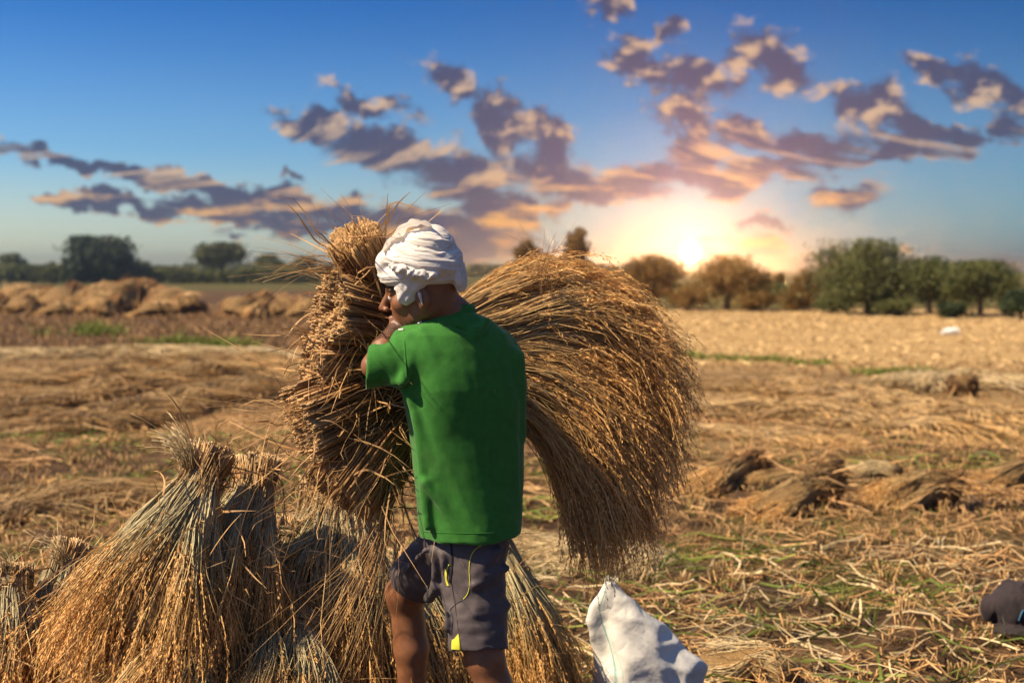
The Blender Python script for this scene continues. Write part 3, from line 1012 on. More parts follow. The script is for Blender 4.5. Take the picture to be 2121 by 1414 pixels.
def tuft(root, base, d, n, L, spread=0.25, r=0.0017, curl=0.35, mat='pale', name='straw_tuft'):
    """pale bent straw ends standing out of a sheaf"""
    b = Buf()
    p0 = base + rng.normal(0, 0.012, (n, 3))
    dr = norm(np.asarray(d, float) + rng.normal(0, spread, (n, 3)))
    tt = np.linspace(0, 1, 9)[None, :, None]
    cu = rng.normal(0, curl, (n, 1, 3)) + np.array([-0.35, 0, -0.30])
    LL = L * rng.uniform(0.5, 1.2, (n, 1, 1))
    pth = p0[:, None] + LL * (dr[:, None] * tt + cu * tt ** 2.2)
    b.tubes(pth, r * np.linspace(1.1, 0.4, 9)[None] * rng.uniform(0.7, 1.3, (n, 1)), rng.uniform(0, 1, n))
    b.build(name, M[mat], root)


CARR = 'sheaves carried in the arms'


def carried(label, pts, radii, n, leaves, **kw):
    C = [P(*p) for p in pts]
    R = np.array([(r, r * 0.85) for r in radii])
    return bundle('rice_sheaf', label, C, R, n, 'butt', CARR, leaves=leaves, s1=(0.50, 1.0), start=0.012, ng=20, gl=0.0140, gw=0.0020, S=8, panL=0.17, wander=0.019, splay=0.17, butt_k=(1.75, 1.5, 0.85, 0.5), **kw)


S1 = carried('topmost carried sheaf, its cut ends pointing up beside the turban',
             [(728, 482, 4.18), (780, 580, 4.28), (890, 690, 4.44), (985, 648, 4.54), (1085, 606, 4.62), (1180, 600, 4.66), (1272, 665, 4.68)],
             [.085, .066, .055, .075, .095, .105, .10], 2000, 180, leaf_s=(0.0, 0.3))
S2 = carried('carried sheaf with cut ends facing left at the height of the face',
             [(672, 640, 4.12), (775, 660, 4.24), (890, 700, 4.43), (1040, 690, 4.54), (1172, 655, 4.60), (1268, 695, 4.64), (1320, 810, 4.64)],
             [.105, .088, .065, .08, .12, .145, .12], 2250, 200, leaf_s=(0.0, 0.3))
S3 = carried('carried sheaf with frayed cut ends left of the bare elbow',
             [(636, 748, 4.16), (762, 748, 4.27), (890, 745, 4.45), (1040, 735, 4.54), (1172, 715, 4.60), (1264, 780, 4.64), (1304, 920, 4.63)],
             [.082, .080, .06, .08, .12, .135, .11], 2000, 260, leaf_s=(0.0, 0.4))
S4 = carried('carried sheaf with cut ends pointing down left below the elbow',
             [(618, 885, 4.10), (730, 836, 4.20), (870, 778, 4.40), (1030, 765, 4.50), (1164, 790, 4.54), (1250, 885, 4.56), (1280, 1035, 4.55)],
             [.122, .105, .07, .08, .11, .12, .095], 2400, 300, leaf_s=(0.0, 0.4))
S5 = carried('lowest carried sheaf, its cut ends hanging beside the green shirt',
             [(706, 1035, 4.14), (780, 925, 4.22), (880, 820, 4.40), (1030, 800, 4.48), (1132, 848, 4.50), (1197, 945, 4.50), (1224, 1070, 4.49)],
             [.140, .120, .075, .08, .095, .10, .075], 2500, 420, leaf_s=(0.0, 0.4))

# long single straws standing out of the load
tuft(S1, P(760, 500, 4.12), (-0.15, 0, 1), 26, 0.13, 0.55, 0.0009, 0.5, 'leaf', 'stray_straws')
tuft(S1, P(690, 560, 4.1), (-1, 0, 0.45), 22, 0.20, 0.25, 0.0011, 0.2, 'leaf', 'stray_straws')
tuft(S4, P(640, 850, 4.05), (-1, 0, -0.05), 40, 0.15, 0.55, 0.0009, 0.6, 'leaf', 'stray_straws')
tuft(S5, P(800, 1060, 4.15), (-0.2, -0.1, -1), 44, 0.42, 0.22, 0.0011, 0.15, 'leaf', 'stray_straws')
tuft(S1, P(1120, 570, 4.5), (0.35, 0, 0.8), 40, 0.16, 0.5, 0.0009, 0.4, 'leaf', 'stray_straws')
tuft(S2, P(1360, 720, 4.5), (1, 0, 0.1), 26, 0.12, 0.5, 0.0008, 0.4, 'leaf', 'stray_straws')


# ------------------------------------------------------------------ the heap of standing sheaves in front
HEAP = 'sheaves stacked upright in the heap'


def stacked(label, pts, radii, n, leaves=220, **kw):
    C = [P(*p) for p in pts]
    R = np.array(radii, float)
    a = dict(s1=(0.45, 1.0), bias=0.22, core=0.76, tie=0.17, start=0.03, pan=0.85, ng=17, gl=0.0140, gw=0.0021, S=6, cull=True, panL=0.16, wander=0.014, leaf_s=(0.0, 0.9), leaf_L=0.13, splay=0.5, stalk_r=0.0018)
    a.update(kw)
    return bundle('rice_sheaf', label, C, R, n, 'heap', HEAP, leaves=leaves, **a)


A = stacked('tall sheaf with a pale bent tuft on top, left of the man',
            [(445, 925, 4.42), (420, 985, 4.38), (375, 1090, 4.28), (325, 1210, 4.18), (290, 1340, 4.10)], [.068, .05, .125, .20, .25], 3500, 260)
tuft(A, P(392, 965, 4.33), (-0.12, 0, 1), 110, 0.15, 0.13, 0.0019, 0.16)
B = stacked('sheaf close behind the tufted tall sheaf, under the carried cut ends',
            [(535, 945, 4.62), (525, 1010, 4.58), (500, 1110, 4.48), (470, 1220, 4.38), (440, 1330, 4.30)], [.062, .055, .12, .19, .24], 2900, 220)
Cc = stacked('wide sheaf under the load, spreading behind the raised leg',
             [(690, 985, 5.00), (690, 1050, 4.96), (680, 1160, 4.86), (665, 1290, 4.74), (650, 1430, 4.66)], [.085, .09, .21, .30, .36], 4200, 260)
D = stacked('short sheaf with a pale tuft at the left edge of the tall one',
            [(150, 1120, 4.55), (140, 1160, 4.52), (125, 1240, 4.45), (105, 1330, 4.40), (90, 1430, 4.35)], [.06, .055, .09, .13, .15], 1500, 200)
tuft(D, P(125, 1160, 4.45), (-0.15, 0, 1), 46, 0.10, 0.2, 0.0014, 0.25)
E = stacked('leftmost sheaf of the heap, cut by the left edge of the picture',
            [(20, 1165, 4.35), (18, 1210, 4.33), (10, 1290, 4.25), (0, 1380, 4.18), (-10, 1480, 4.12)], [.06, .055, .11, .16, .18], 1900, 240)
tuft(E, P(20, 1180, 4.3), (0, 0, 1), 30, 0.07, 0.25, 0.0014, 0.3)
Fs = stacked('low sheaf along the bottom edge below the tufted tall sheaf',
             [(420, 1290, 4.30), (400, 1320, 4.25), (350, 1390, 4.10), (300, 1480, 3.98), (260, 1580, 3.9)], [.06, .06, .15, .20, .22], 2000, 160)
Gs = stacked('broad sheaf between the legs and the white sack, sloping down to the right',
             [(985, 1060, 5.10), (1000, 1110, 5.06), (1030, 1210, 5.0), (1060, 1330, 4.95), (1080, 1450, 4.9)], [.07, .07, .13, .18, .20], 2800, 240)
Hs = stacked('sheaf between the man\'s legs, its ears hanging to the bottom edge',
             [(860, 1130, 4.98), (860, 1180, 4.95), (865, 1280, 4.88), (875, 1390, 4.8), (880, 1500, 4.75)], [.07, .07, .14, .20, .22], 2000, 160)
Is = stacked('low sheaf in the middle of the bottom edge, left of the raised leg',
             [(620, 1270, 4.45), (610, 1310, 4.4), (590, 1390, 4.28), (560, 1480, 4.18), (540, 1570, 4.1)], [.07, .07, .16, .22, .24], 2200, 160)

Js = stacked('grey straw sheaf filling the gap between the tall sheaf and the raised leg',
             [(590, 1075, 4.80), (588, 1115, 4.76), (580, 1190, 4.66), (570, 1290, 4.56), (560, 1400, 4.48)], [.06, .06, .12, .19, .23], 1700, 160)

# ------------------------------------------------------------------ sheaves lying on the field
LIE = 'sheaves lying on the stubble'


def lying_sheaf(label, head, butt, r=0.12, n=520, hump=0.05, leaves=190, mat='swath', **kw):
    h, b = G(*head), G(*butt)
    m1 = b * 0.72 + h * 0.28
    m2 = b * 0.4 + h * 0.6
    C = np.array([b + [0, 0, r * 0.9], m1 + [0, 0, r * 0.95 + hump], m2 + [0, 0, r * 0.7 + hump * 0.5], h + [0, 0, 0.03]])
    R = np.array([(r * 0.85, r * 0.85), (r * 0.9, r * 0.9), (r * 0.8, r * 1.3), (r * 0.35, r * 1.8)])
    a = dict(stalk_r=0.0034, S=5, s1=(0.6, 1.0), pan=0.6, ng=9, splay=0.9, gl=0.02, gw=0.004, panL=0.16, wander=0.02, core=0.8, bias=0.25, leaf_w=0.006, droop=0.3, ground=True)
    a.update(kw)
    return bundle('fallen_sheaf', label, C, R, n, mat, LIE, leaves=leaves, **a)


lying_sheaf('dark brown fallen sheaf right beside the hanging rice ears', (1425, 1035), (1580, 985), 0.10, 460, 0.03, mat='butt')
lying_sheaf('grey green fallen sheaf behind the nearest fallen one', (1500, 1008), (1745, 1004), 0.085, 460, 0.02)
lying_sheaf('nearest fallen sheaf, arched, with golden ears towards the left', (1545, 1066), (1735, 1058), 0.115, 460, 0.05)
lying_sheaf('fallen sheaf farthest right, with a dark cut end', (1805, 1048), (1990, 1050), 0.125, 460, 0.03)
lying_sheaf('flat fallen sheaf at the right edge behind the others', (2010, 1015), (2160, 995), 0.09, 380, 0.02)
lying_sheaf('bleached straw bundle lying behind the row of fallen sheaves', (1745, 990), (1865, 1000), 0.075, 420, 0.04, mat='pale', pan=0.0, leaves=10)
lying_sheaf('loose pale straw sheaf on the bottom edge right of the sack', (1440, 1385), (1640, 1450), 0.07, 460, 0.05, stalk_r=0.0022, S=9, mat='pale', pan=0.3, ng=16, gl=0.009, gw=0.0018, leaf_w=0.003, leaves=120)

# the dark round bundle on the right field
bd = P(1995, 797, G(1995, 818)[1])
gy = G(1995, 818)
bundle('round_bundle', 'small dark round straw bundle standing on the pale right field', [gy + [0.02, 0, 0.0], gy + [0.0, 0, 0.12], gy + [-0.01, 0, 0.26]], [.15, .19, .15], 420, 'dark_straw', None,
       'straw bundle', stalk_r=0.008, S=5, pan=0.0, core=0.85, leaves=60, leaf_w=0.012, leaf_s=(0, 1), bias=0.2)


# ------------------------------------------------------------------ straw heaps far left
ORD = ['first', 'second', 'third', 'fourth', 'fifth', 'sixth', 'seventh', 'eighth', 'ninth']


def far_heap(pxs, where, group, split):
    back = sorted(p[0] for p in pxs if p[1] < split)
    front = sorted(p[0] for p in pxs if p[1] >= split)
    for (px, py, base_y, hw, lean) in pxs:
        row, nm = (back, 'tall') if py < split else (front, 'low front')
        label = '%s %s sheaf from the left in the %s' % (ORD[row.index(px)], nm, where)
        g0 = G(px, base_y)
        sc = FPX / g0[1]
        top = CAMZ - (py + 9 - HORIZON) / sc
        w = hw / sc
        C = np.array([[g0[0] + lean * w, g0[1], top], [g0[0] + lean * w * 0.6, g0[1] - w * 0.1, top * 0.75], [g0[0], g0[1] - w * 0.2, top * 0.4], [g0[0] - lean * 0.3 * w, g0[1] - w * 0.3, 0.0]])
        bundle('heaped_sheaf', label, C, np.array([w * 0.22, w * 0.42, w * 0.8, w]), 150, 'butt', group, stalk_r=0.018, S=5, s1=(0.6, 1.0), pan=0.35, ng=6, gl=0.09, gw=0.025, panL=0.35,
               core=0.9, bias=0.15, wander=0.04, leaves=9, leaf_w=0.03, leaf_L=0.3, leaf_s=(0, 0.9), splay=0.6)


far_heap([(30, 592, 640, 60, -0.2), (95, 588, 642, 62, 0.3), (150, 580, 645, 66, 0.2), (205, 592, 650, 60, -0.3), (262, 574, 648, 76, 0.3), (300, 572, 640, 70, 0.1), (345, 592, 648, 66, -0.3),
          (385, 610, 650, 50, -0.4), (60, 606, 650, 48, 0.2), (232, 606, 656, 46, 0.4), (318, 612, 656, 48, -0.2), (118, 614, 654, 40, -0.2), (0, 604, 648, 50, 0.2)],
         'long straw heap on the far left', 'sheaves of the long far heap', 604)
far_heap([(505, 606, 656, 44, 0.5), (545, 597, 655, 52, 0.2), (590, 602, 655, 50, -0.2), (628, 610, 656, 46, -0.3), (540, 618, 660, 34, 0.3)],
         'smaller far heap beside the carried straw', 'sheaves of the smaller far heap', 615)

# ------------------------------------------------------------------ implicit surfaces for the figure and cloth
class Field:
    def __init__(self, lo, hi, h):
        self.lo = np.array(lo, float)
        self.h = h
        self.n = np.ceil((np.array(hi) - self.lo) / h).astype(int) + 1
        self.v = np.full(self.n, 0.08, np.float32)

    def _slice(self, lo, hi):
        i0 = np.clip(np.floor((lo - self.lo) / self.h).astype(int), 0, self.n)
        i1 = np.clip(np.ceil((hi - self.lo) / self.h).astype(int) + 1, 0, self.n)
        ax = [self.lo[k] + self.h * np.arange(i0[k], i1[k]) for k in range(3)]
        p = np.stack(np.meshgrid(*ax, indexing='ij'), -1)
        return tuple(slice(i0[k], i1[k]) for k in range(3)), p

    def add(self, fn, lo, hi, k=0.01):
        m = k + 3 * self.h
        sl, p = self._slice(np.asarray(lo) - m, np.asarray(hi) + m)
        if p.size == 0:
            return
        d = fn(p).astype(np.float32)
        a = self.v[sl]
        hh = np.clip(0.5 + 0.5 * (d - a) / k, 0, 1)
        self.v[sl] = d * (1 - hh) + a * hh - k * hh * (1 - hh)

    def cut(self, fn, lo, hi, k=0.006):
        m = k + 3 * self.h
        sl, p = self._slice(np.asarray(lo) - m, np.asarray(hi) + m)
        if p.size == 0:
            return
        d = -fn(p).astype(np.float32)
        a = self.v[sl]
        hh = np.clip(0.5 - 0.5 * (d - a) / k, 0, 1)
        self.v[sl] = d * (1 - hh) + a * hh + k * hh * (1 - hh)

    def cap(self, a, b, ra, rb, k=0.01, cut=False):
        a, b = np.asarray(a, float), np.asarray(b, float)
        ab = b - a
        L2 = max((ab * ab).sum(), 1e-9)

        def fn(p):
            t = np.clip(((p - a) @ ab) / L2, 0, 1)
            return np.linalg.norm(p - a - t[..., None] * ab, axis=-1) - (ra + (rb - ra) * t)
        r = max(ra, rb)
        (self.cut if cut else self.add)(fn, np.minimum(a, b) - r, np.maximum(a, b) + r, k)

    def chain(self, pts, rs, k=0.012):
        for i in range(len(pts) - 1):
            self.cap(pts[i], pts[i + 1], rs[i], rs[i + 1], k)

    def ell(self, c, r, R=None, k=0.01, cut=False, mod=None):
        c, r = np.asarray(c, float), np.asarray(r, float)
        R = np.eye(3) if R is None else R      # rows: local axes in world

        def fn(p):
            q = (p - c) @ R.T
            n = np.linalg.norm(q / r, axis=-1)
            n2 = np.linalg.norm(q / (r * r), axis=-1)
            d = n * (n - 1) / np.maximum(n2, 1e-6)
            return d if mod is None else d + mod(p, q)
        m = r.max()
        (self.cut if cut else self.add)(fn, c - m, c + m, k)

    def mesh(self):
        """naive surface nets"""
        v = self.v
        s = v < 0
        c = np.zeros(np.array(v.shape) - 1, np.int8)
        for dx in (0, 1):
            for dy in (0, 1):
                for dz in (0, 1):
                    c += s[dx:v.shape[0] - 1 + dx, dy:v.shape[1] - 1 + dy, dz:v.shape[2] - 1 + dz]
        act = (c > 0) & (c < 8)
        cells = np.argwhere(act)
        idm = np.full(act.shape, -1, np.int32)
        idm[act] = np.arange(len(cells))
        acc = np.zeros((len(cells), 3))
        cnt = np.zeros(len(cells))
        cor = [(0, 0, 0), (1, 0, 0), (0, 1, 0), (1, 1, 0), (0, 0, 1), (1, 0, 1), (0, 1, 1), (1, 1, 1)]
        val = [v[cells[:, 0] + o[0], cells[:, 1] + o[1], cells[:, 2] + o[2]] for o in cor]
        for i in range(8):
            for j in range(i + 1, 8):
                if sum(abs(cor[i][k] - cor[j][k]) for k in range(3)) != 1:
                    continue
                a, b = val[i], val[j]
                m = (a < 0) != (b < 0)
                t = a[m] / (a[m] - b[m])
                acc[m] += np.array(cor[i]) + t[:, None] * (np.array(cor[j]) - np.array(cor[i]))
                cnt[m] += 1
        V = self.lo + self.h * (cells + acc / cnt[:, None])
        Q = []
        for ax in range(3):
            o1, o2 = [(1, 2), (2, 0), (0, 1)][ax]
            sh = [slice(None)] * 3
            a = list(sh)
            b = list(sh)
            a[ax] = slice(0, -1)
            b[ax] = slice(1, None)
            e = np.argwhere(s[tuple(a)] != s[tuple(b)])
            e = e[(e[:, o1] > 0) & (e[:, o2] > 0) & (e[:, o1] < v.shape[o1] - 1) & (e[:, o2] < v.shape[o2] - 1)]
            ins = s[e[:, 0], e[:, 1], e[:, 2]]

            def cid(d1, d2):
                q = e.copy()
                q[:, o1] -= d1
                q[:, o2] -= d2
                return idm[q[:, 0], q[:, 1], q[:, 2]]
            f = np.stack([cid(1, 1), cid(0, 1), cid(0, 0), cid(1, 0)], -1)
            f[~ins] = f[~ins][:, ::-1]
            Q.append(f)
        Q = np.concatenate(Q)
        return V, Q[(Q >= 0).all(1)]


def nrm3(v):
    v = np.asarray(v, float)
    return v / np.linalg.norm(v)


# ------------------------------------------------------------------ cloth and skin materials
def skin_col(g):
    co = obj_co(g)
    c = g.ramp(g.noise(co, 22, 5, 0.6), [(0.3, (0.165, 0.068, 0.034)), (0.7, (0.26, 0.115, 0.058))])
    c = g.mix(g.math('MULTIPLY', g.attr('beard'), g.smooth(g.noise(co, 420, 2, 0.5), 0.35, 0.55)), c, (0.014, 0.011, 0.010))
    return g.mix(g.math('MULTIPLY', g.attr('lip'), 0.75), c, (0.23, 0.085, 0.065))


M['skin'] = material('skin', skin_col, rough=0.46, spec=0.4, bump=lambda g: g.noise(obj_co(g), 260, 4, 0.6), bump_d=0.002, bump_s=0.25)
M['eye'] = material('eye', lambda g: (0.55, 0.5, 0.45), rough=0.2, spec=0.5)
M['iris'] = material('iris', lambda g: (0.02, 0.012, 0.008), rough=0.15, spec=0.5)
M['hair'] = material('hair', lambda g: (0.012, 0.010, 0.009), rough=0.6)


def weave(g):
    co = obj_co(g)
    return g.math('ADD', g.noise(co, 700, 2, 0.5), g.math('MULTIPLY', g.noise(co, 30, 4, 0.6), 1.2))


def jersey(g):
    co = obj_co(g)
    c = g.ramp(g.noise(co, 40, 5, 0.65), [(0.3, (0.028, 0.140, 0.021)), (0.7, (0.046, 0.190, 0.032))])
    c = g.mix(g.math('MULTIPLY', g.smooth(g.noise(co, 4.5, 4, 0.6), 0.5, 0.72), 0.25), c, (0.016, 0.080, 0.016))
    return g.mix(g.math('MULTIPLY', g.smooth(g.noise(co, 9.0, 6, 0.7), 0.55, 0.78), 0.14), c, (0.16, 0.17, 0.07))


M['shirt'] = material('green_jersey', jersey, rough=0.85, spec=0.15, sheen=0.25, bump=weave, bump_d=0.0015, bump_s=0.35)
M['piping'] = material('white_piping', lambda g: (0.72, 0.68, 0.62), rough=0.8)
M['shorts'] = material('grey_shorts_cloth', lambda g: g.ramp(g.noise(obj_co(g), 30, 5, 0.6), [(0.3, (0.066, 0.054, 0.058)), (0.7, (0.100, 0.082, 0.085))]), rough=0.62, spec=0.25, sheen=0.1, bump=weave, bump_d=0.0012, bump_s=0.3)
M['lime'] = material('lime_trim', lambda g: (0.62, 0.60, 0.055), rough=0.7)
M['pocket'] = material('dark_pocket', lambda g: (0.022, 0.019, 0.021), rough=0.9)
M['turban'] = material('white_cotton', lambda g: g.ramp(g.noise(obj_co(g), 25, 4, 0.6), [(0.3, (0.62, 0.57, 0.53)), (0.7, (0.78, 0.74, 0.70))]), rough=0.85, spec=0.15, sheen=0.15, transl=0.08,
                       bump=lambda g: g.noise(g.vmath('MULTIPLY', obj_co(g), (30, 30, 220)), 1.0, 4, 0.6), bump_d=0.003, bump_s=0.4)

# ------------------------------------------------------------------ the man
FT = np.array([-math.sin(rad(35)), math.cos(rad(35)), 0])      # where the chest faces: away and to the left
LT = np.array([-math.cos(rad(35)), -math.sin(rad(35)), 0])     # his left
ROOT = P(985, 1640, 4.12)
ROOT[2] = 0.0
man = empty('person', ROOT, 'man in a green shirt, grey shorts and white turban carrying straw', 'person')

# head frame
yaw, pit, rol = rad(5), rad(9), rad(8)
f0 = np.array([-math.cos(yaw), math.sin(yaw), 0])
l0 = np.array([-math.sin(yaw), -math.cos(yaw), 0])
hf = f0 * math.cos(pit) - np.array([0, 0, 1]) * math.sin(pit)
u0 = f0 * math.sin(pit) + np.array([0, 0, 1]) * math.cos(pit)
hl = l0 * math.cos(rol) - u0 * math.sin(rol)
hu = u0 * math.cos(rol) + l0 * math.sin(rol)
HR = np.stack([hf, hl, hu])
HC = P(874, 617, 4.0) - (np.array([-.008, .076, -.005]) @ HR)


def hp(x, y, z):
    return HC + np.array([x, y, z]) @ HR


def build_body():
    F = Field(P(690, 1100, 4.3) * [1, 0, 0] + [0, 3.72, -0.03], P(1130, 1100, 4.0) * [1, 0, 0] + [0, 4.75, 1.72], 0.0054)
    E = lambda c, r, k=0.02, cut=False: F.ell(hp(*c), r, HR, k, cut)
    # head
    E((-.012, 0, .045), (.096, .074, .092))
    E((.030, 0, -.035), (.066, .060, .074), .03)
    E((.070, 0, -.098), (.022, .024, .020), .025)
    for s in (-1, 1):
        F.cap(hp(-.002, s * .054, -.045), hp(.058, s * .020, -.094), .020, .017, .022)
        E((.058, s * .044, -.014), (.026, .020, .024), .02)
        F.cap(hp(.090, s * .008, .026), hp(.078, s * .044, .026), .011, .010, .012)
    F.cap(hp(.092, 0, .016), hp(.121, 0, -.026), .0095, .0125, .012)
    for s in (-1, 1):
        E((.109, s * .0125, -.031), (.010, .008, .008), .006)
        F.cap(hp(.110, s * .006, -.041), hp(.114, s * .006, -.036), .0035, .0030, .003, True)
    for s in (-1, 1):
        E((.094, s * .032, .006), (.014, .016, .011), .008, True)
        E((.079, s * .032, .005), (.0135, .0135, .0125), .004)
        F.cap(hp(.0905, s * .019, .012), hp(.086, s * .045, .011), .0045, .0045, .004)
    F.cap(hp(.099, -.017, -.057), hp(.099, .017, -.057), .0075, .0075, .008)
    F.cap(hp(.103, -.004, -.056), hp(.103, .004, -.056), .0075, .0075, .006)
    F.cap(hp(.096, -.013, -.071), hp(.096, .013, -.071), .0085, .0085, .008)
    F.cap(hp(.112, -.022, -.0635), hp(.112, .022, -.0635), .0028, .0028, .003, True)
    for s in (-1, 1):
        E((-.010, s * .078, -.004), (.021, .009, .031), .008)
        E((-.004, s * .089, -.002), (.011, .008, .017), .006, True)
        E((-.006, s * .077, -.031), (.009, .006, .009), .006)
    # neck and trunk
    F.cap(hp(-.035, 0, -.030), P(935, 668, 4.13), .060, .066, .03)
    F.cap(P(935, 668, 4.13), P(962, 760, 4.12), .066, .085, .04)
    F.ell(P(962, 800, 4.12), (.145, .092, .19), np.stack([LT, FT, [0, 0, 1]]), .03)
    F.ell(P(970, 960, 4.11), (.115, .082, .16), np.stack([LT, FT, [0, 0, 1]]), .04)
    F.ell(P(972, 1085, 4.11), (.112, .085, .11), np.stack([LT, FT, [0, 0, 1]]), .04)
    # left arm over the sheaves
    sh, elb, wr = P(868, 728, 4.04), P(774, 758, 3.995), P(836, 668, 4.10)
    F.chain([sh, elb * .5 + sh * .5, elb], [.048, .036, .033], .012)
    fm = elb * .65 + wr * .35
    F.chain([elb, fm, wr], [.034, .040, .029], .012)
    hand(F, wr, P(890, 690, 4.24), np.array([0.25, 0.15, 1.0]), -1)
    # right arm under them
    sh2, el2, wr2 = P(1046, 735, 4.20), P(1040, 850, 4.36), P(915, 905, 4.46)
    F.chain([sh2, el2 * .5 + sh2 * .5, el2], [.052, .046, .039], .025)
    F.chain([el2, el2 * .65 + wr2 * .35, wr2], [.040, .042, .028], .02)
    hand(F, wr2, P(880, 890, 4.50), np.array([0.0, 0.5, -1.0]), 1)
    # left leg, straight, nearer
    hip, kn = P(972, 1130, 4.09), P(1004, 1362, 4.04)
    an = P(1078, 1652, 4.08)
    F.chain([hip, hip * .5 + kn * .5, kn], [.080, .074, .056], .02)
    kc = kn * .66 + an * .34 + np.array([.012, -.004, 0])
    F.chain([kn, kc, kn * .3 + an * .7, an], [.053, .056, .041, .034], .02)
    foot(F, an, nrm3([-0.8, 0.6, 0]), 0.0)
    # right leg, stepping forward
    hip, kn = P(932, 1125, 4.16), P(839, 1228, 4.34)
    an = P(862, 1560, 4.36)
    F.chain([hip, hip * .5 + kn * .5, kn], [.072, .062, .058], .02)
    F.ell(kn + np.array([-.006, -.01, -.005]), (.050, .052, .058), None, .02)
    kc = kn * .66 + an * .34 + np.array([.008, -.004, 0])
    F.chain([kn, kc, kn * .3 + an * .7, an], [.053, .052, .040, .033], .02)
    foot(F, an, nrm3([-0.85, 0.5, 0]), an[2] - 0.085)
    V, Q = F.mesh()
    q = (V - HC) @ HR.T
    ss = lambda v, a, b: np.clip((v - a) / (b - a), 0, 1)
    beard = ss(-q[:, 2], .050, .075) * ss(q[:, 0], -.02, .02) * (q[:, 2] > -.135) * (np.abs(q[:, 1]) < .09)
    must = ss(q[:, 0], .085, .092) * ss(-q[:, 2], .040, .045) * ss(q[:, 2], -.056, -.051) * (np.abs(q[:, 1]) < .034)
    brow = ss(q[:, 0], .060, .075) * ss(q[:, 2], .018, .022) * ss(-q[:, 2], -.040, -.034) * (np.abs(q[:, 1]) > .012) * (np.abs(q[:, 1]) < .055)
    lip = ss(q[:, 0], .085, .093) * (q[:, 2] < -.052) * (q[:, 2] > -.080) * (np.abs(q[:, 1]) < .024)
    beard = np.clip(np.maximum.reduce([beard * .95, must, brow]) * (1 - lip), 0, 1)
    o = mk('body', V, Q, None, M['skin'], man, {'beard': beard, 'lip': lip})
    # eyes
    for s in (-1, 1):
        bb = Field(hp(.083, s * .032, .004) - .02, hp(.083, s * .032, .004) + .02, .0016)
        bb.ell(hp(.0815, s * .032, .0045), (.0135, .0135, .0120), HR)
        ev, eq = bb.mesh()
        e = mk('eye', ev, eq, None, M['eye'], man)
        ib = Field(hp(.094, s * .032, .003) - .012, hp(.094, s * .032, .003) + .012, .0012)
        ib.ell(hp(.0925, s * .032, .0035), (.0028, .0058, .0058), HR, .003)
        ev, eq = ib.mesh()
        io = mk('iris', ev + np.array(man.location) * 0, eq, None, M['iris'], man)
        io.parent = e
    return o


def hand(F, wrist, knuck, normal, side):
    """palm from the wrist to the knuckles, four curled fingers and a thumb; normal points away from the thing held"""
    wrist, knuck = np.asarray(wrist), np.asarray(knuck)
    d = nrm3(knuck - wrist)
    knuck = wrist + d * 0.085
    n = nrm3(normal - d * np.dot(normal, d))
    s = np.cross(d, n) * side
    F.cap(wrist, wrist + d * .03, .026, .028, .012)
    for a in (-.027, -.009, .009, .027):
        F.cap(wrist + d * .02 + s * a * .6, knuck + s * a, .014, .0125, .012)
    for a, L in ((-.029, .060), (-.010, .076), (.010, .082), (.029, .072)):
        p0 = knuck + s * a
        p1 = p0 + nrm3(d * .85 - n * .35 + s * a * 3) * L * .45
        p2 = p1 + nrm3(d * .35 - n * .9) * L * .33
        p3 = p2 + nrm3(-d * .1 - n) * L * .25
        F.chain([p0, p1, p2, p3], [.0095, .0088, .0080, .0070], .004)
    t0 = wrist + d * .022 + s * .026
    t1 = t0 + nrm3(d * .6 + s * .8 - n * .2) * .036
    t2 = t1 + nrm3(d * .9 + s * .1 - n * .5) * .030
    F.chain([t0, t1, t2], [.0135, .0105, .0085], .006)


def foot(F, an, d, zg):
    s = np.array([-d[1], d[0], 0])
    heel = an - d * .035
    heel[2] = zg + .034
    ball = an + d * .115
    ball[2] = zg + .024
    F.cap(an, heel, .034, .032, .03)
    F.cap(an + np.array([0, 0, -.01]), ball, .034, .026, .03)
    F.cap(ball - s * .022, ball + s * .022, .023, .022, .02)
    for i, L in enumerate((.055, .052, .047, .041, .033)):
        p0 = ball + s * (-.030 + .015 * i)
        p1 = p0 + d * L
        p1[2] = zg + .012
        F.cap(p0, p1, .012, .009 + (.003 if i == 0 else 0), .006)


body = build_body()

ROWS = np.array([  # photograph row, left edge, right edge, depth half
    (640, 905, 968, .050), (650, 888, 985, .064), (660, 868, 1008, .076), (672, 850, 1026, .088), (690, 840, 1050, .100), (720, 838, 1066, .110), (760, 838, 1076, .120), (800, 839, 1084, .125), (850, 847, 1081, .124),
    (900, 855, 1079, .121), (950, 861, 1080, .120), (1000, 867, 1081, .122), (1050, 869, 1079, .130), (1100, 869, 1075, .142), (1130, 868, 1074, .146)])


SLH = []


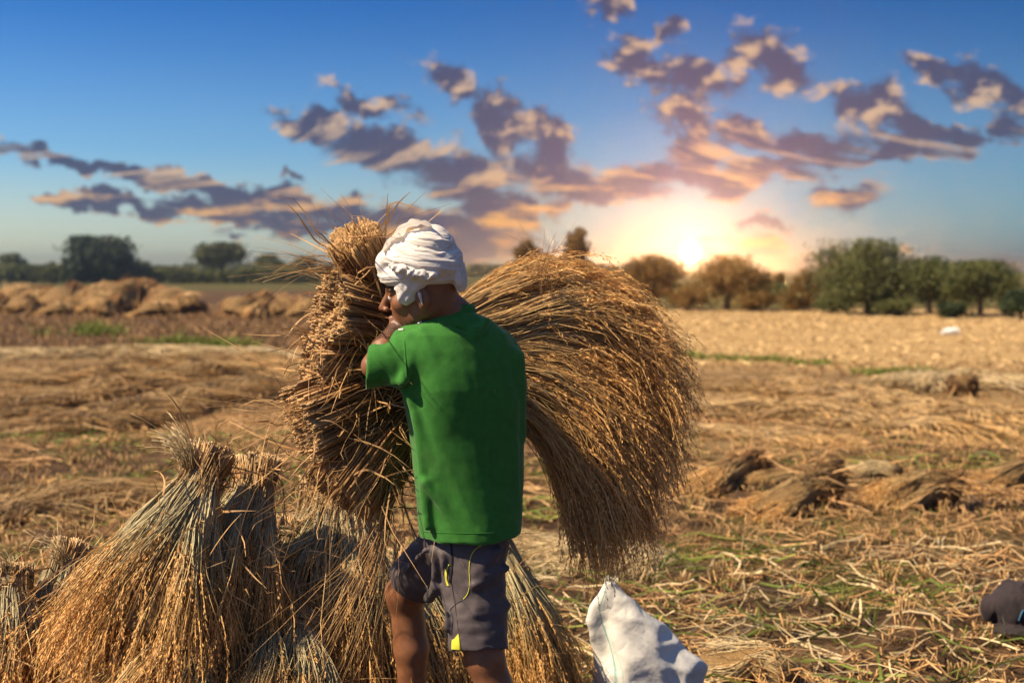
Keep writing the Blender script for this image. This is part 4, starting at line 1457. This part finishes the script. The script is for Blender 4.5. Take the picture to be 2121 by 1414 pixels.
def build_shirt():
    DT = 4.11
    zz = np.array([P(960, r[0], DT)[2] for r in ROWS])
    cx = np.array([P((r[1] + r[2]) / 2, r[0], DT)[0] for r in ROWS])
    hw = np.array([(r[2] - r[1]) / 2 * DT / FPX for r in ROWS])
    bb = ROWS[:, 3]
    aa = np.sqrt(np.maximum(hw ** 2 - (bb * math.sin(rad(35))) ** 2, 1e-4)) / math.cos(rad(35))
    o = np.argsort(zz)
    zz, cx, bb, aa = zz[o], cx[o], bb[o], aa[o]
    zb = P(970, 1116, 4.0)[2]
    F = Field(P(720, 1150, 4.2) * [1, 0, 1] + [0, 3.78, 0], P(1125, 630, 4.0) * [1, 0, 1] + [0, 4.45, 0], 0.0055)

    def torso(p):
        z = p[..., 2]
        c = np.interp(z, zz, cx)
        a = np.interp(z, zz, aa)
        b = np.interp(z, zz, bb)
        x = p[..., 0] - c
        y = p[..., 1] - DT
        ql = x * LT[0] + y * LT[1]
        qf = x * FT[0] + y * FT[1]
        # spine hollow and shoulder blades on the back
        ex = 2.25
        n = (np.abs(ql / a) ** ex + np.abs(qf / b) ** ex) ** (1 / ex)
        d = (n - 1) * np.minimum(a, b) * 0.95
        return np.maximum(d, zb - z - 0.010 * np.sin(ql * 9 + 1.0))
    F.add(torso, P(800, 1140, 4.2) * [1, 0, 1] + [0, 3.85, 0], P(1110, 635, 4.0) * [1, 0, 1] + [0, 4.40, 0], 0.004)
    # left sleeve
    a, b = P(878, 734, 4.045), P(764, 760, 4.015)
    ax = nrm3(b - a)

    def sleeve(p):
        ab = b - a
        t = ((p - a) @ ab) / (ab @ ab)
        tc = np.clip(t, 0, 1.3)
        d = np.linalg.norm(p - a - tc[..., None] * ab, axis=-1) - (0.071 + (0.060 - 0.071) * tc)
        return np.maximum(d, ((p - b) @ nrm3(ax + np.array([0, 0.1, 0.25]))) - 0.004)
    F.add(sleeve, np.minimum(a, b) - .09, np.maximum(a, b) + .09, 0.03)
    SLH.append((b - ax * .02, b + ax * .05))
    # right sleeve, forward
    F.cap(P(1040, 740, 4.20), P(1040, 810, 4.30), .054, .050, .03)
    # shoulder lump at the raised arm, folds
    F.ell(P(845, 705, 4.05), (.040, .04, .030), None, .035)
    fold = lambda p0, p1, r0, r1, k=0.028: F.cap(P(*p0), P(*p1), r0, r1, k)
    fold((848, 700, 4.0), (845, 800, 4.0), .006, .010)
    fold((850, 815, 3.985), (900, 985, 3.985), .010, .004, .022)
    fold((862, 860, 3.985), (885, 1090, 3.99), .004, .010, .022)
    fold((1058, 840, 4.09), (1055, 1000, 4.08), .010, .006, .03)
    fold((1072, 740, 4.13), (1074, 900, 4.13), .014, .010, .03)
    fold((905, 668, 4.04), (985, 690, 4.03), .006, .009, .02)
    fold((985, 690, 4.03), (1010, 662, 4.08), .009, .006, .02)
    fold((880, 1000, 3.97), (960, 1100, 3.98), .006, .004, .02)
    fold((805, 725, 3.98), (818, 790, 3.98), .006, .012, .02)
    fold((835, 790, 3.96), (870, 690, 4.0), .010, .006, .02)
    crease = lambda p0, p1, r0, r1, k=0.016: F.cap(P(*p0), P(*p1), r0, r1, k, True)
    crease((858, 830, 3.965), (915, 1000, 3.955), .007, .002)
    crease((842, 805, 3.975), (868, 840, 3.97), .006, .002)
    crease((1040, 850, 4.0), (1046, 1010, 4.0), .006, .002)
    crease((1010, 930, 3.965), (1022, 1080, 3.965), .005, .002)
    crease((905, 1010, 3.955), (985, 1095, 3.965), .006, .002)
    crease((925, 676, 4.02), (1000, 690, 4.02), .006, .003)
    _, p = F._slice(F.lo, F.lo + F.h * F.n)
    near = np.abs(F.v) < 0.03
    pn = p[near]
    F.v[near] += ((fbm(pn * np.array([1, 1, 0.45]), 8.0, 2, 91) - 0.5) * 0.009 + np.abs(fbm((pn + 0.25 * pn[:, [2, 0, 1]]) * np.array([1.0, 1.0, 0.22]), 15.0, 2, 93) - 0.5) * 0.012 - 0.002
                   + (fbm(pn * np.array([1, 1, 0.7]), 40.0, 2, 92) - 0.5) * 0.0012).astype(np.float32)
    # open sleeve end, hollow at the neck
    F.cap(SLH[0][0], SLH[0][1], .042, .047, .004, True)
    F.cap(P(928, 625, 4.12), P(938, 668, 4.13), .062, .052, .008, True)
    V, Q = F.mesh()
    o = mk('shirt', V, Q, None, M['shirt'], man)
    return o, V, Q, a, b, ax


shirt, shV, shQ, sla, slb, slax = build_shirt()


def caster(V, Q):
    t = BVHTree.FromPolygons([tuple(v) for v in V], [tuple(q) for q in Q])

    def hit(px, py, off=0.0):
        r = ray(px, py)
        h = t.ray_cast(Vector((0, 0, CAMZ)), Vector(r))
        return None if h[0] is None else np.array(h[0]) + np.array(h[1]) * off
    return hit


def cord(name, pts, r, mat, parent, k=6, closed=False):
    b = Buf()
    c = resample(np.array(pts), 60)
    b.tubes(c[None], np.full((1, 60), r), np.array([0.5]), k=k, cap=False)
    return b.build(name, M[mat], parent)


# collar: a folded rib around the neck
def build_collar():
    c0 = P(927, 653, 4.125)
    a = np.linspace(0, 2 * math.pi, 49)[:-1]
    ra, rb = .077, .070
    up = nrm3([-0.30, 0.12, 1.0])
    e1 = nrm3(np.cross([0, 1, 0], up))
    e2 = np.cross(up, e1)
    prof = [(0.000, -.022), (.006, -.018), (.007, .000), (.002, .012), (-.003, .012), (-.004, -.010)]
    V = []
    for (dr, dz) in prof:
        wob = 0.002 * np.sin(a * 3 + 1)
        V.append(c0 + ((ra + dr) * np.cos(a))[:, None] * e1 + ((rb + dr) * np.sin(a))[:, None] * e2 + (dz + wob)[:, None] * up)
    V = np.array(V)
    n = len(prof)
    idx = np.arange(n * 48).reshape(n, 48)
    nx = np.roll(idx, -1, 1)
    Q = [np.stack([idx[i], nx[i], nx[(i + 1) % n], idx[(i + 1) % n]], -1) for i in range(n)]
    mk('collar', V.reshape(-1, 3), np.concatenate(Q), None, M['shirt'], man)


build_collar()
shit = caster(shV, shQ)
for pts in ([(800, 697), (812, 689), (826, 684), (836, 683)], [(866, 672), (871, 668), (876, 664)]):
    q = [shit(*p, 0.001) for p in pts]
    q = [v for v in q if v is not None]
    if len(q) > 1:
        cord('piping', q, .0035, 'piping', man)
# armhole seam and hem stitch
q = [shit(*p, 0.0006) for p in [(838, 690), (838, 715), (840, 745), (842, 780), (843, 800)]]
q = [v for v in q if v is not None]
cord('armhole_seam', q, .0018, 'shirt', man)
q = [shit(x, 1100 + 4 * math.sin((x - 870) / 203 * 3.14), 0.0003) for x in range(876, 1070, 8)]
q = [v for v in q if v is not None]
cord('hem_stitch', q, .0009, 'shirt', man)
u1 = nrm3(np.cross(slax, [0, 0, 1]))
u2 = np.cross(slax, u1)
aa_ = np.linspace(0, 2 * math.pi, 40)


# shorts
def build_shorts():
    F = Field(P(770, 1390, 4.3) * [1, 0, 1] + [0, 3.80, 0], P(1110, 1040, 4.0) * [1, 0, 1] + [0, 4.50, 0], 0.0052)
    F.ell(P(973, 1120, 4.11), (.122, .100, .095), np.stack([LT, FT, [0, 0, 1]]), .03)

    def leg(a, b, ra, rb, k, cutn, ex=(1.0, 1.0)):
        ab = b - a

        def fn(p):
            t = ((p - a) @ ab) / (ab @ ab)
            tc = np.clip(t, 0, 1.4)
            d = np.linalg.norm((p - a - tc[..., None] * ab), axis=-1) - (ra + (rb - ra) * np.clip(t, 0, 1.1))
            return np.maximum(d, (p - b) @ cutn)
        F.add(fn, np.minimum(a, b) - .13, np.maximum(a, b) + .13, k)
    a, b = P(974, 1130, 4.095), P(991, 1343, 4.04)
    leg(a, b, .102, .084, .03, nrm3((b - a) + np.array([-0.02, 0, 0])))
    a, b = P(938, 1130, 4.17), P(848, 1208, 4.31)
    leg(a, b, .100, .076, .025, nrm3(b - a + np.array([.0, -.06, -.05])))
    # flare of the near hem, folds
    fold = lambda p0, p1, r0, r1, k=0.02: F.cap(P(*p0), P(*p1), r0, r1, k)
    fold((915, 1150, 4.0), (925, 1300, 3.99), .005, .003, .03)
    fold((1035, 1140, 4.02), (985, 1185, 3.985), .006, .001, .03)
    fold((1052, 1175, 4.05), (985, 1210, 3.975), .005, .001, .03)
    fold((1045, 1255, 4.05), (980, 1270, 3.975), .005, .001, .03)
    fold((900, 1140, 4.03), (900, 1210, 4.05), .010, .006)
    fold((880, 1140, 4.05), (840, 1180, 4.18), .008, .004)
    fold((905, 1215, 4.06), (888, 1238, 4.16), .016, .016)
    _, p = F._slice(F.lo, F.lo + F.h * F.n)
    near = np.abs(F.v) < 0.03
    pn = p[near]
    F.v[near] += ((fbm(pn, 15.0, 3, 61) - 0.5) * 0.016 + (fbm(pn * np.array([0.6, 0.6, 1.3]), 34.0, 2, 62) - 0.5) * 0.006).astype(np.float32)
    V, Q = F.mesh()
    return mk('shorts', V, Q, None, M['shorts'], man), V, Q


shorts, soV, soQ = build_shorts()
hit = caster(soV, soQ)


def on(pts, off=0.0012):
    return [v for v in (hit(*p, off) for p in pts) if v is not None]


def patch(name, left, right, mat, n=24, off=0.0016):
    """a strip of cloth laid on the shorts between two edges"""
    L = resample(np.array([(x, y, 0) for x, y in left], float), n)
    Rr = resample(np.array([(x, y, 0) for x, y in right], float), n)
    V, ok = [], True
    for i in range(n):
        for f in np.linspace(0, 1, 6):
            q = hit(L[i, 0] * (1 - f) + Rr[i, 0] * f, L[i, 1] * (1 - f) + Rr[i, 1] * f, off)
            if q is None:
                return
            V.append(q)
    idx = np.arange(n * 6).reshape(n, 6)
    Q = np.stack([idx[:-1, :-1], idx[1:, :-1], idx[1:, 1:], idx[:-1, 1:]], -1).reshape(-1, 4)
    o = mk(name, np.array(V), Q, None, M[mat], man)
    sm = o.modifiers.new('thick', 'SOLIDIFY')
    sm.thickness = 0.0012
    sm.offset = 0


cord('lime_piping', on([(1062, 1114), (1040, 1118), (1010, 1124), (988, 1134), (976, 1150), (972, 1175), (973, 1205), (969, 1228), (960, 1240)], .0006), .0012, 'lime', man)
cord('side_seam', on([(957, 1243), (945, 1250), (934, 1262), (938, 1280), (936, 1300), (936, 1312)], .0008), .0007, 'pocket', man)
cord('side_seam', on([(934, 1125), (936, 1150), (934, 1175), (937, 1215), (944, 1260), (948, 1290), (950, 1304)], .0008), .0007, 'pocket', man)
patch('pocket_trim', [(928, 1168), (923, 1182), (923, 1198), (927, 1213)], [(931, 1168), (927, 1182), (927, 1198), (931, 1213)], 'lime')
patch('pocket_opening', [(933, 1124), (934, 1150), (933, 1180), (931, 1205)], [(936, 1124), (938, 1150), (937, 1180), (934, 1205)], 'pocket')
patch('lime_gusset', [(949, 1312), (942, 1322), (937, 1326), (936, 1344)], [(950, 1312), (952, 1322), (953, 1330), (955, 1346)], 'lime')


# turban
def build_turban():
    lo = HC - .25
    F = Field(lo, HC + .27, 0.0029)

    def torus(c, n, rx, ry, r, k=0.004, seed=0, flat=1.0, folds=11, amp=0.0020):
        n = nrm3(n)
        e1 = nrm3(np.array([1, 0, 0]) - n * n[0])
        e2 = np.cross(n, e1)
        c = np.array(c)

        def fn(p):
            q = (p - HC) @ HR.T - c
            x, y, z = q @ e1, q @ e2, q @ n
            th = np.arctan2(y / ry, x / rx)
            px_, py_ = rx * np.cos(th), ry * np.sin(th)
            rr = np.hypot(x, y) - np.hypot(px_, py_)
            pol = np.arctan2(z / flat, rr)
            d = np.hypot(rr, z / flat) - r * (1 + 0.16 * np.sin(th * 2 + seed))
            w = vnoise(np.stack([np.cos(th) * 3, np.sin(th) * 3, pol * 0.6], -1), 1.6, seed)
            rg = np.abs(np.sin(folds * 0.42 * pol + 0.7 * th + 2.4 * w + seed))
            rg2 = np.abs(np.sin(folds * 0.85 * pol - 0.5 * th + 3.4 * w + seed * 2))
            return d - amp * 1.1 * (rg ** 0.7 - 0.7) - amp * 0.55 * (rg2 - 0.6)
        cw = HC + c @ HR
        m = max(rx, ry) + r * max(1, flat) + 0.01
        F.add(fn, cw - m, cw + m, k)
    F.ell(hp(-.012, 0, .082), (.108, .090, .078), HR, .01)
    torus((-.006, 0, .056), (-.16, .0, 1), .094, .082, .027, seed=1)
    torus((-.008, 0, .080), (.10, .10, 1), .098, .088, .030, seed=2, amp=.0036)
    torus((-.016, 0, .092), (-.32, -.08, 1), .097, .086, .030, seed=3, amp=.0036)
    torus((-.026, 0, .118), (-.42, .10, 1), .082, .076, .032, seed=4, amp=.0036)
    torus((-.045, 0, .142), (-.30, .0, 1), .052, .052, .034, seed=5, amp=.0036)
    F.ell(hp(-.058, 0, .150), (.052, .052, .046), HR, .02)
    # knot at the brow
    F.ell(hp(.096, .020, .104), (.026, .042, .034), HR, .012)
    # the cloth end tucked over the ear
    fl = lambda p, q: (0.0045 * (np.sin(q[..., 0] * 210 + q[..., 2] * 120 + 4 * vnoise(q, 40, 8)))).astype(float) * 0.3
    F.ell(hp(.040, .072, .012), (.036, .020, .036), HR, .014, mod=fl)
    F.ell(hp(.014, .081, .034), (.040, .018, .024), HR, .012, mod=fl)
    F.cap(hp(-.004, .090, .006), hp(-.008, .094, -.028), .0060, .0020, .005)
    # crumpled tail of cloth along the side
    r2 = np.random.default_rng(5)
    for i in range(13):
        t = i / 12
        c = np.array([.062 - .115 * t, .104 + .014 * math.sin(t * 3.1), .102 - .046 * t]) + r2.normal(0, .003, 3)
        F.ell(hp(*c), np.array([.013, .014, .012]) * r2.uniform(.7, 1.25), HR, .006, mod=lambda p, q: 0.014 * (vnoise(p, 95.0, 4) - 0.5))
    # loose cloth at the nape
    F.ell(hp(-.122, .018, .030), (.020, .045, .046), HR, .012, mod=lambda p, q: 0.003 * np.sin(q[..., 1] * 260))
    # opening for the face: cut below the brow
    F.cut(lambda p: np.maximum(((p - HC) @ HR.T)[..., 2] - (.026), -(((p - HC) @ HR.T)[..., 0] - .066)), hp(.1, 0, -.02) - .1, hp(.1, 0, -.02) + .1, .006)
    V, Q = F.mesh()
    V = hp(-.01, 0, .055) + (V - hp(-.01, 0, .055)) * 0.945
    o = mk('turban', V, Q, None, M['turban'], man)
    # thin loose end of the cloth lifted on top
    n, m = 26, 12
    s, w = np.meshgrid(np.linspace(0, 1, n), np.linspace(-1, 1, m), indexing='ij')
    lx = .085 - .150 * s
    lz = .135 + .075 * np.sin(s * 2.4) * (0.75 + .25 * s) + .010 * w
    ly = .030 + .030 * w + .006 * np.sin(s * 17 + w * 3)
    lz = lz + .005 * np.sin(s * 23 + w * 5)
    V = HC + np.stack([lx, ly, lz], -1).reshape(-1, 3) @ HR
    idx = np.arange(n * m).reshape(n, m)
    Q = np.stack([idx[:-1, :-1], idx[1:, :-1], idx[1:, 1:], idx[:-1, 1:]], -1).reshape(-1, 4)
    e = mk('loose_cloth_end', V, Q, None, M['gauze'], man)
    # hair showing in the gap of the wraps
    H = Field(hp(.04, .03, .13) - .08, hp(.04, .03, .13) + .08, .004)
    H.ell(hp(.045, .030, .128), (.030, .028, .020), HR, .01)
    hv, hq = H.mesh()
    mk('hair', hv, hq, None, M['hair'], man)


M['gauze'] = material('thin_white_cotton', lambda g: (0.74, 0.68, 0.62), rough=0.9, transl=0.5)
build_turban()

# bits of chaff stuck to the shirt
bf = Buf()
for i in range(3):
    px, py = rng.uniform(850, 1070), rng.uniform(690, 1100)
    q = shit(px, py, 0.0012)
    q2 = shit(px + rng.uniform(-9, 9), py + rng.uniform(-14, 14), 0.0016)
    if q is None or q2 is None:
        continue
    bf.tubes(np.array([[q, (q + q2) / 2 + rng.normal(0, .0008, 3), q2]]), np.full((1, 3), rng.uniform(.0003, .0006)), np.array([rng.uniform(0.3, 1)]))
bf.build('chaff', M['pale'], man, kind='stuff')

# ------------------------------------------------------------------ white sack
def sack_col(g):
    co = obj_co(g)
    c = g.ramp(g.noise(co, 7, 5, 0.6), [(0.3, (0.66, 0.66, 0.65)), (0.7, (0.80, 0.79, 0.77))])
    st = g.math('MULTIPLY', g.smooth(g.math('ABSOLUTE', g.math('SUBTRACT', g.attr('u'), 0.30)), 0.016, 0.010), g.math('MULTIPLY_ADD', g.noise(co, 12, 3), 1.0, 0.2, clamp=True))
    c = g.mix(st, c, (0.14, 0.42, 0.40))
    st2 = g.math('MULTIPLY', g.smooth(g.math('ABSOLUTE', g.math('SUBTRACT', g.attr('u'), 0.365)), 0.006, 0.003), g.noise(co, 12, 3))
    c = g.mix(st2, c, (0.30, 0.52, 0.52))
    pink = g.math('MULTIPLY', g.smooth(g.noise(co, 16, 3), 0.56, 0.68), g.smooth(g.math('ABSOLUTE', g.math('SUBTRACT', g.attr('u'), 0.47)), 0.07, 0.03))
    c = g.mix(g.math('MULTIPLY', pink, 0.3), c, (0.55, 0.30, 0.36))
    return g.mix(g.math('MULTIPLY', g.smooth(g.noise(co, 5, 5, 0.7), 0.58, 0.75), 0.5), c, (0.30, 0.24, 0.17))


M['sack'] = material('woven_plastic', sack_col, rough=0.5, spec=0.4, transl=0.12, bump=lambda g: g.math('ADD', g.math('ABSOLUTE', g.math('SUBTRACT', g.noise(obj_co(g), 6, 2, 0.5), 0.5)), g.math('MULTIPLY', g.math('ABSOLUTE', g.math('SUBTRACT', g.noise(obj_co(g), 20, 2, 0.5), 0.5)), 0.22)), bump_d=0.035, bump_s=0.6)


def build_sack():
    d = 4.98
    base = P(1330, 1480, d)
    base[2] = 0
    zt = P(1262, 1197, d)[2]
    root = empty('white_sack', base, 'crumpled white woven sack with a teal stripe leaning beside the heap', 'sack')
    n, m = 72, 64
    # rows of the photograph: left and right outline
    tab = np.array([(1193, 1252, 1268), (1205, 1247, 1279), (1225, 1236, 1296), (1250, 1214, 1325), (1280, 1200, 1362), (1310, 1204, 1394), (1345, 1216, 1432), (1370, 1224, 1456), (1410, 1232, 1448), (1460, 1238, 1440), (1510, 1236, 1445)])
    z = np.array([P(1300, r[0], d)[2] for r in tab])
    zs = np.linspace(zt, max(z.min(), -0.02), n)
    L = np.interp(-zs, -z, [P(r[1], r[0], d)[0] for r in tab])
    Rr = np.interp(-zs, -z, [P(r[2], r[0], d)[0] for r in tab])
    a = np.linspace(0, 2 * math.pi, m + 1)[:-1]
    V, U = [], []
    for i in range(n):
        f = i / (n - 1)
        cx, hw = (L[i] + Rr[i]) / 2, (Rr[i] - L[i]) / 2
        dep = 0.012 + 0.085 * math.sin(min(1, f * 1.25) * 1.57)
        cs, sn = np.cos(a), np.sin(a)
        ex = 0.85
        x = cx + hw * np.sign(cs) * np.abs(cs) ** ex
        y = d - 0.06 * (1 - f) + dep * np.sign(sn) * np.abs(sn) ** ex * -1
        V.append(np.stack([x, y, np.full(m, zs[i])], -1))
        U.append(np.interp(a, [0, math.pi, 2 * math.pi], [1, 0, 1]))
    V = np.array(V)
    # creases: ridged folds running from the top and across
    q = V.copy()
    r1 = 1 - np.abs(2 * fbm(q * np.array([1.0, 1.0, 0.45]), 7.0, 2, 15) - 1) * 2.2
    r2 = 1 - np.abs(2 * fbm(q * np.array([0.6, 1, 1.0]), 12.0, 1, 25) - 1) * 2.2
    cen = V.mean(1, keepdims=True)
    o = norm((V - cen) * np.array([1, 2.2, 0]))
    fz = np.clip(np.linspace(0, 1, n) * 4, 0.15, 1)[:, None, None]
    V = V + o * fz * (0.034 * r1 + 0.011 * r2 - 0.028)[..., None]
    idx = np.arange(n * m).reshape(n, m)
    nx = np.roll(idx, -1, 1)
    Q = np.stack([idx[:-1], nx[:-1], nx[1:], idx[1:]], -1).reshape(-1, 4)
    Vv = np.concatenate([V.reshape(-1, 3), V[0].mean(0)[None] + [0, 0, 0.004], V[-1].mean(0)[None]])
    T = np.concatenate([np.stack([nx[0], idx[0], np.full(m, n * m)], -1), np.stack([idx[-1], nx[-1], np.full(m, n * m + 1)], -1)])
    mk('sack_cloth', Vv, Q[:, ::-1], T[:, ::-1], M['sack'], root, {'u': np.concatenate([np.array(U).ravel(), [0.5, 0.5]])})
    # frayed torn mouth at the tip
    b = Buf()
    nn = 26
    p0 = np.array([V[0].mean(0)]) + rng.normal(0, 1, (nn, 3)) * np.array([.012, .008, .004])
    dr = norm(np.array([0.1, -0.1, 1.6]) + rng.normal(0, .5, (nn, 3)))
    tt = np.linspace(0, 1, 4)[None, :, None]
    b.ribbons(p0[:, None] + dr[:, None] * tt * rng.uniform(.008, .028, (nn, 1, 1)) + rng.normal(0, .003, (nn, 4, 3)) * tt, np.full((nn, 4), .0013), rng.uniform(0, 1, nn))
    b.build('frayed_edge', M['piping'], root)


build_sack()

# ------------------------------------------------------------------ dark cloth bundle at the right edge
M['dark_cloth'] = material('dark_cloth', lambda g: g.ramp(g.noise(obj_co(g), 9, 4), [(0.3, (0.016, 0.012, 0.014)), (0.7, (0.036, 0.026, 0.029))]), rough=0.8, spec=0.2, sheen=0.15, bump=lambda g: g.noise(obj_co(g), 60, 4, 0.6), bump_d=0.004, bump_s=0.5)
M['blue_edge'] = material('blue_edging', lambda g: (0.03, 0.12, 0.22), rough=0.7)


def build_cloth():
    g0 = G(2095, 1310)
    root = empty('cloth_bundle', g0, 'dark brown crumpled cloth bundle lying at the right edge of the picture', 'cloth')
    F = Field(g0 - [.32, .26, .03], g0 + [.36, .30, .32], .005)

    def fm(p, q):
        return (fbm(p * np.array([1.6, 1, 0.5]), 14.0, 3, 41) - 0.5) * 0.03 + (np.abs(fbm(p * np.array([1.4, 1, .35]), 24.0, 2, 42) - 0.5)) * -0.022 + 0.004
    F.ell(g0 + [.015, 0, .12], (.105, .12, .115), None, .02, mod=fm)
    F.ell(g0 + [.15, .02, .085], (.12, .12, .095), None, .025, mod=fm)
    F.ell(g0 + [.03, -.03, .025], (.135, .13, .040), None, .012, mod=fm)
    F.ell(g0 + [-.085, .03, .10], (.045, .05, .06), None, .02, mod=fm)
    F.cap(g0 + [.045, -.08, .235], g0 + [.13, -.02, .18], .028, .035, .012, True)
    F.cap(g0 + [-.09, -.115, .065], g0 + [.10, -.135, .050], .010, .010, .008, True)
    F.v[:, :, :1] = 1
    V, Q = F.mesh()
    mk('cloth', V, Q, None, M['dark_cloth'], root)
    h = caster(V, Q)
    pts = [h(x, y, .002) for x, y in ((2121, 1262), (2117, 1268), (2113, 1276), (2110, 1284))]
    pts = [p for p in pts if p is not None]
    if len(pts) > 2:
        cord('blue_edging', pts, .004, 'blue_edge', root)


build_cloth()

# ------------------------------------------------------------------ small white thing on the far right field
M['white_plastic'] = material('white_plastic', lambda g: g.ramp(g.noise(obj_co(g), 6, 3), [(0.3, (0.62, 0.60, 0.56)), (0.7, (0.78, 0.76, 0.72))]), rough=0.5)


def build_crate():
    g0 = G(1968, 692)
    w, h, dp = 0.40, 0.16, 0.26
    n = 24
    V = []
    xs = np.linspace(-w / 2, w / 2, 9)
    prof = [(-dp / 2, 0), (-dp / 2, h * 0.7), (-dp * .3, h), (dp * .3, h), (dp / 2, h * .7), (dp / 2, 0)]
    for i, x in enumerate(xs):
        for (y, z) in prof:
            k = 1 - 0.25 * (abs(i - 4) / 4) ** 3
            V.append(g0 + [x, y * k, z * k * (0.82 + 0.04 * i) + .01 * math.sin(i * 2.1 + y * 9)])
    idx = np.arange(9 * 6).reshape(9, 6)
    nx = np.roll(idx, -1, 1)
    Q = np.concatenate([np.stack([idx[:-1], nx[:-1], nx[1:], idx[1:]], -1).reshape(-1, 4)])
    V = np.array(V)
    T = []
    for e in (0, 8):
        c = len(V)
        V = np.concatenate([V, V[idx[e]].mean(0)[None]])
        for j in range(6):
            T.append((idx[e][j], nx[e][j], c) if e == 0 else (nx[e][j], idx[e][j], c))
    o = mk('plastic_bag', V - 0, Q[:, ::-1], np.array(T)[:, ::-1], M['white_plastic'])
    tag(o, 'small white filled bag lying far off on the right field before the trees', 'bag')


build_crate()


# ------------------------------------------------------------------ haze over the fields
def build_haze():
    m = bpy.data.materials.new('field_haze')
    m.use_nodes = True
    g = NT(m.node_tree)
    out = g.n('ShaderNodeOutputMaterial')
    v = g.n('ShaderNodeVolumePrincipled')
    v.inputs['Color'].default_value = (0.95, 0.90, 0.84, 1)
    v.inputs['Density'].default_value = 0.0013
    v.inputs['Anisotropy'].default_value = 0.925
    g.link(v.outputs[0], out.inputs['Volume'])
    x0, x1, y0, y1, z0, z1 = -950, 950, -950, 950, -1.2, 9.0
    V = np.array([(x, y, z) for z in (z0, z1) for y in (y0, y1) for x in (x0, x1)])
    Q = np.array([(0, 2, 3, 1), (4, 5, 7, 6), (0, 1, 5, 4), (2, 6, 7, 3), (0, 4, 6, 2), (1, 3, 7, 5)])
    o = mk('haze', V, Q, None, m, smooth=False)
    o['kind'] = 'stuff'
    o['label'] = 'thin warm haze lying over the fields'


build_haze()
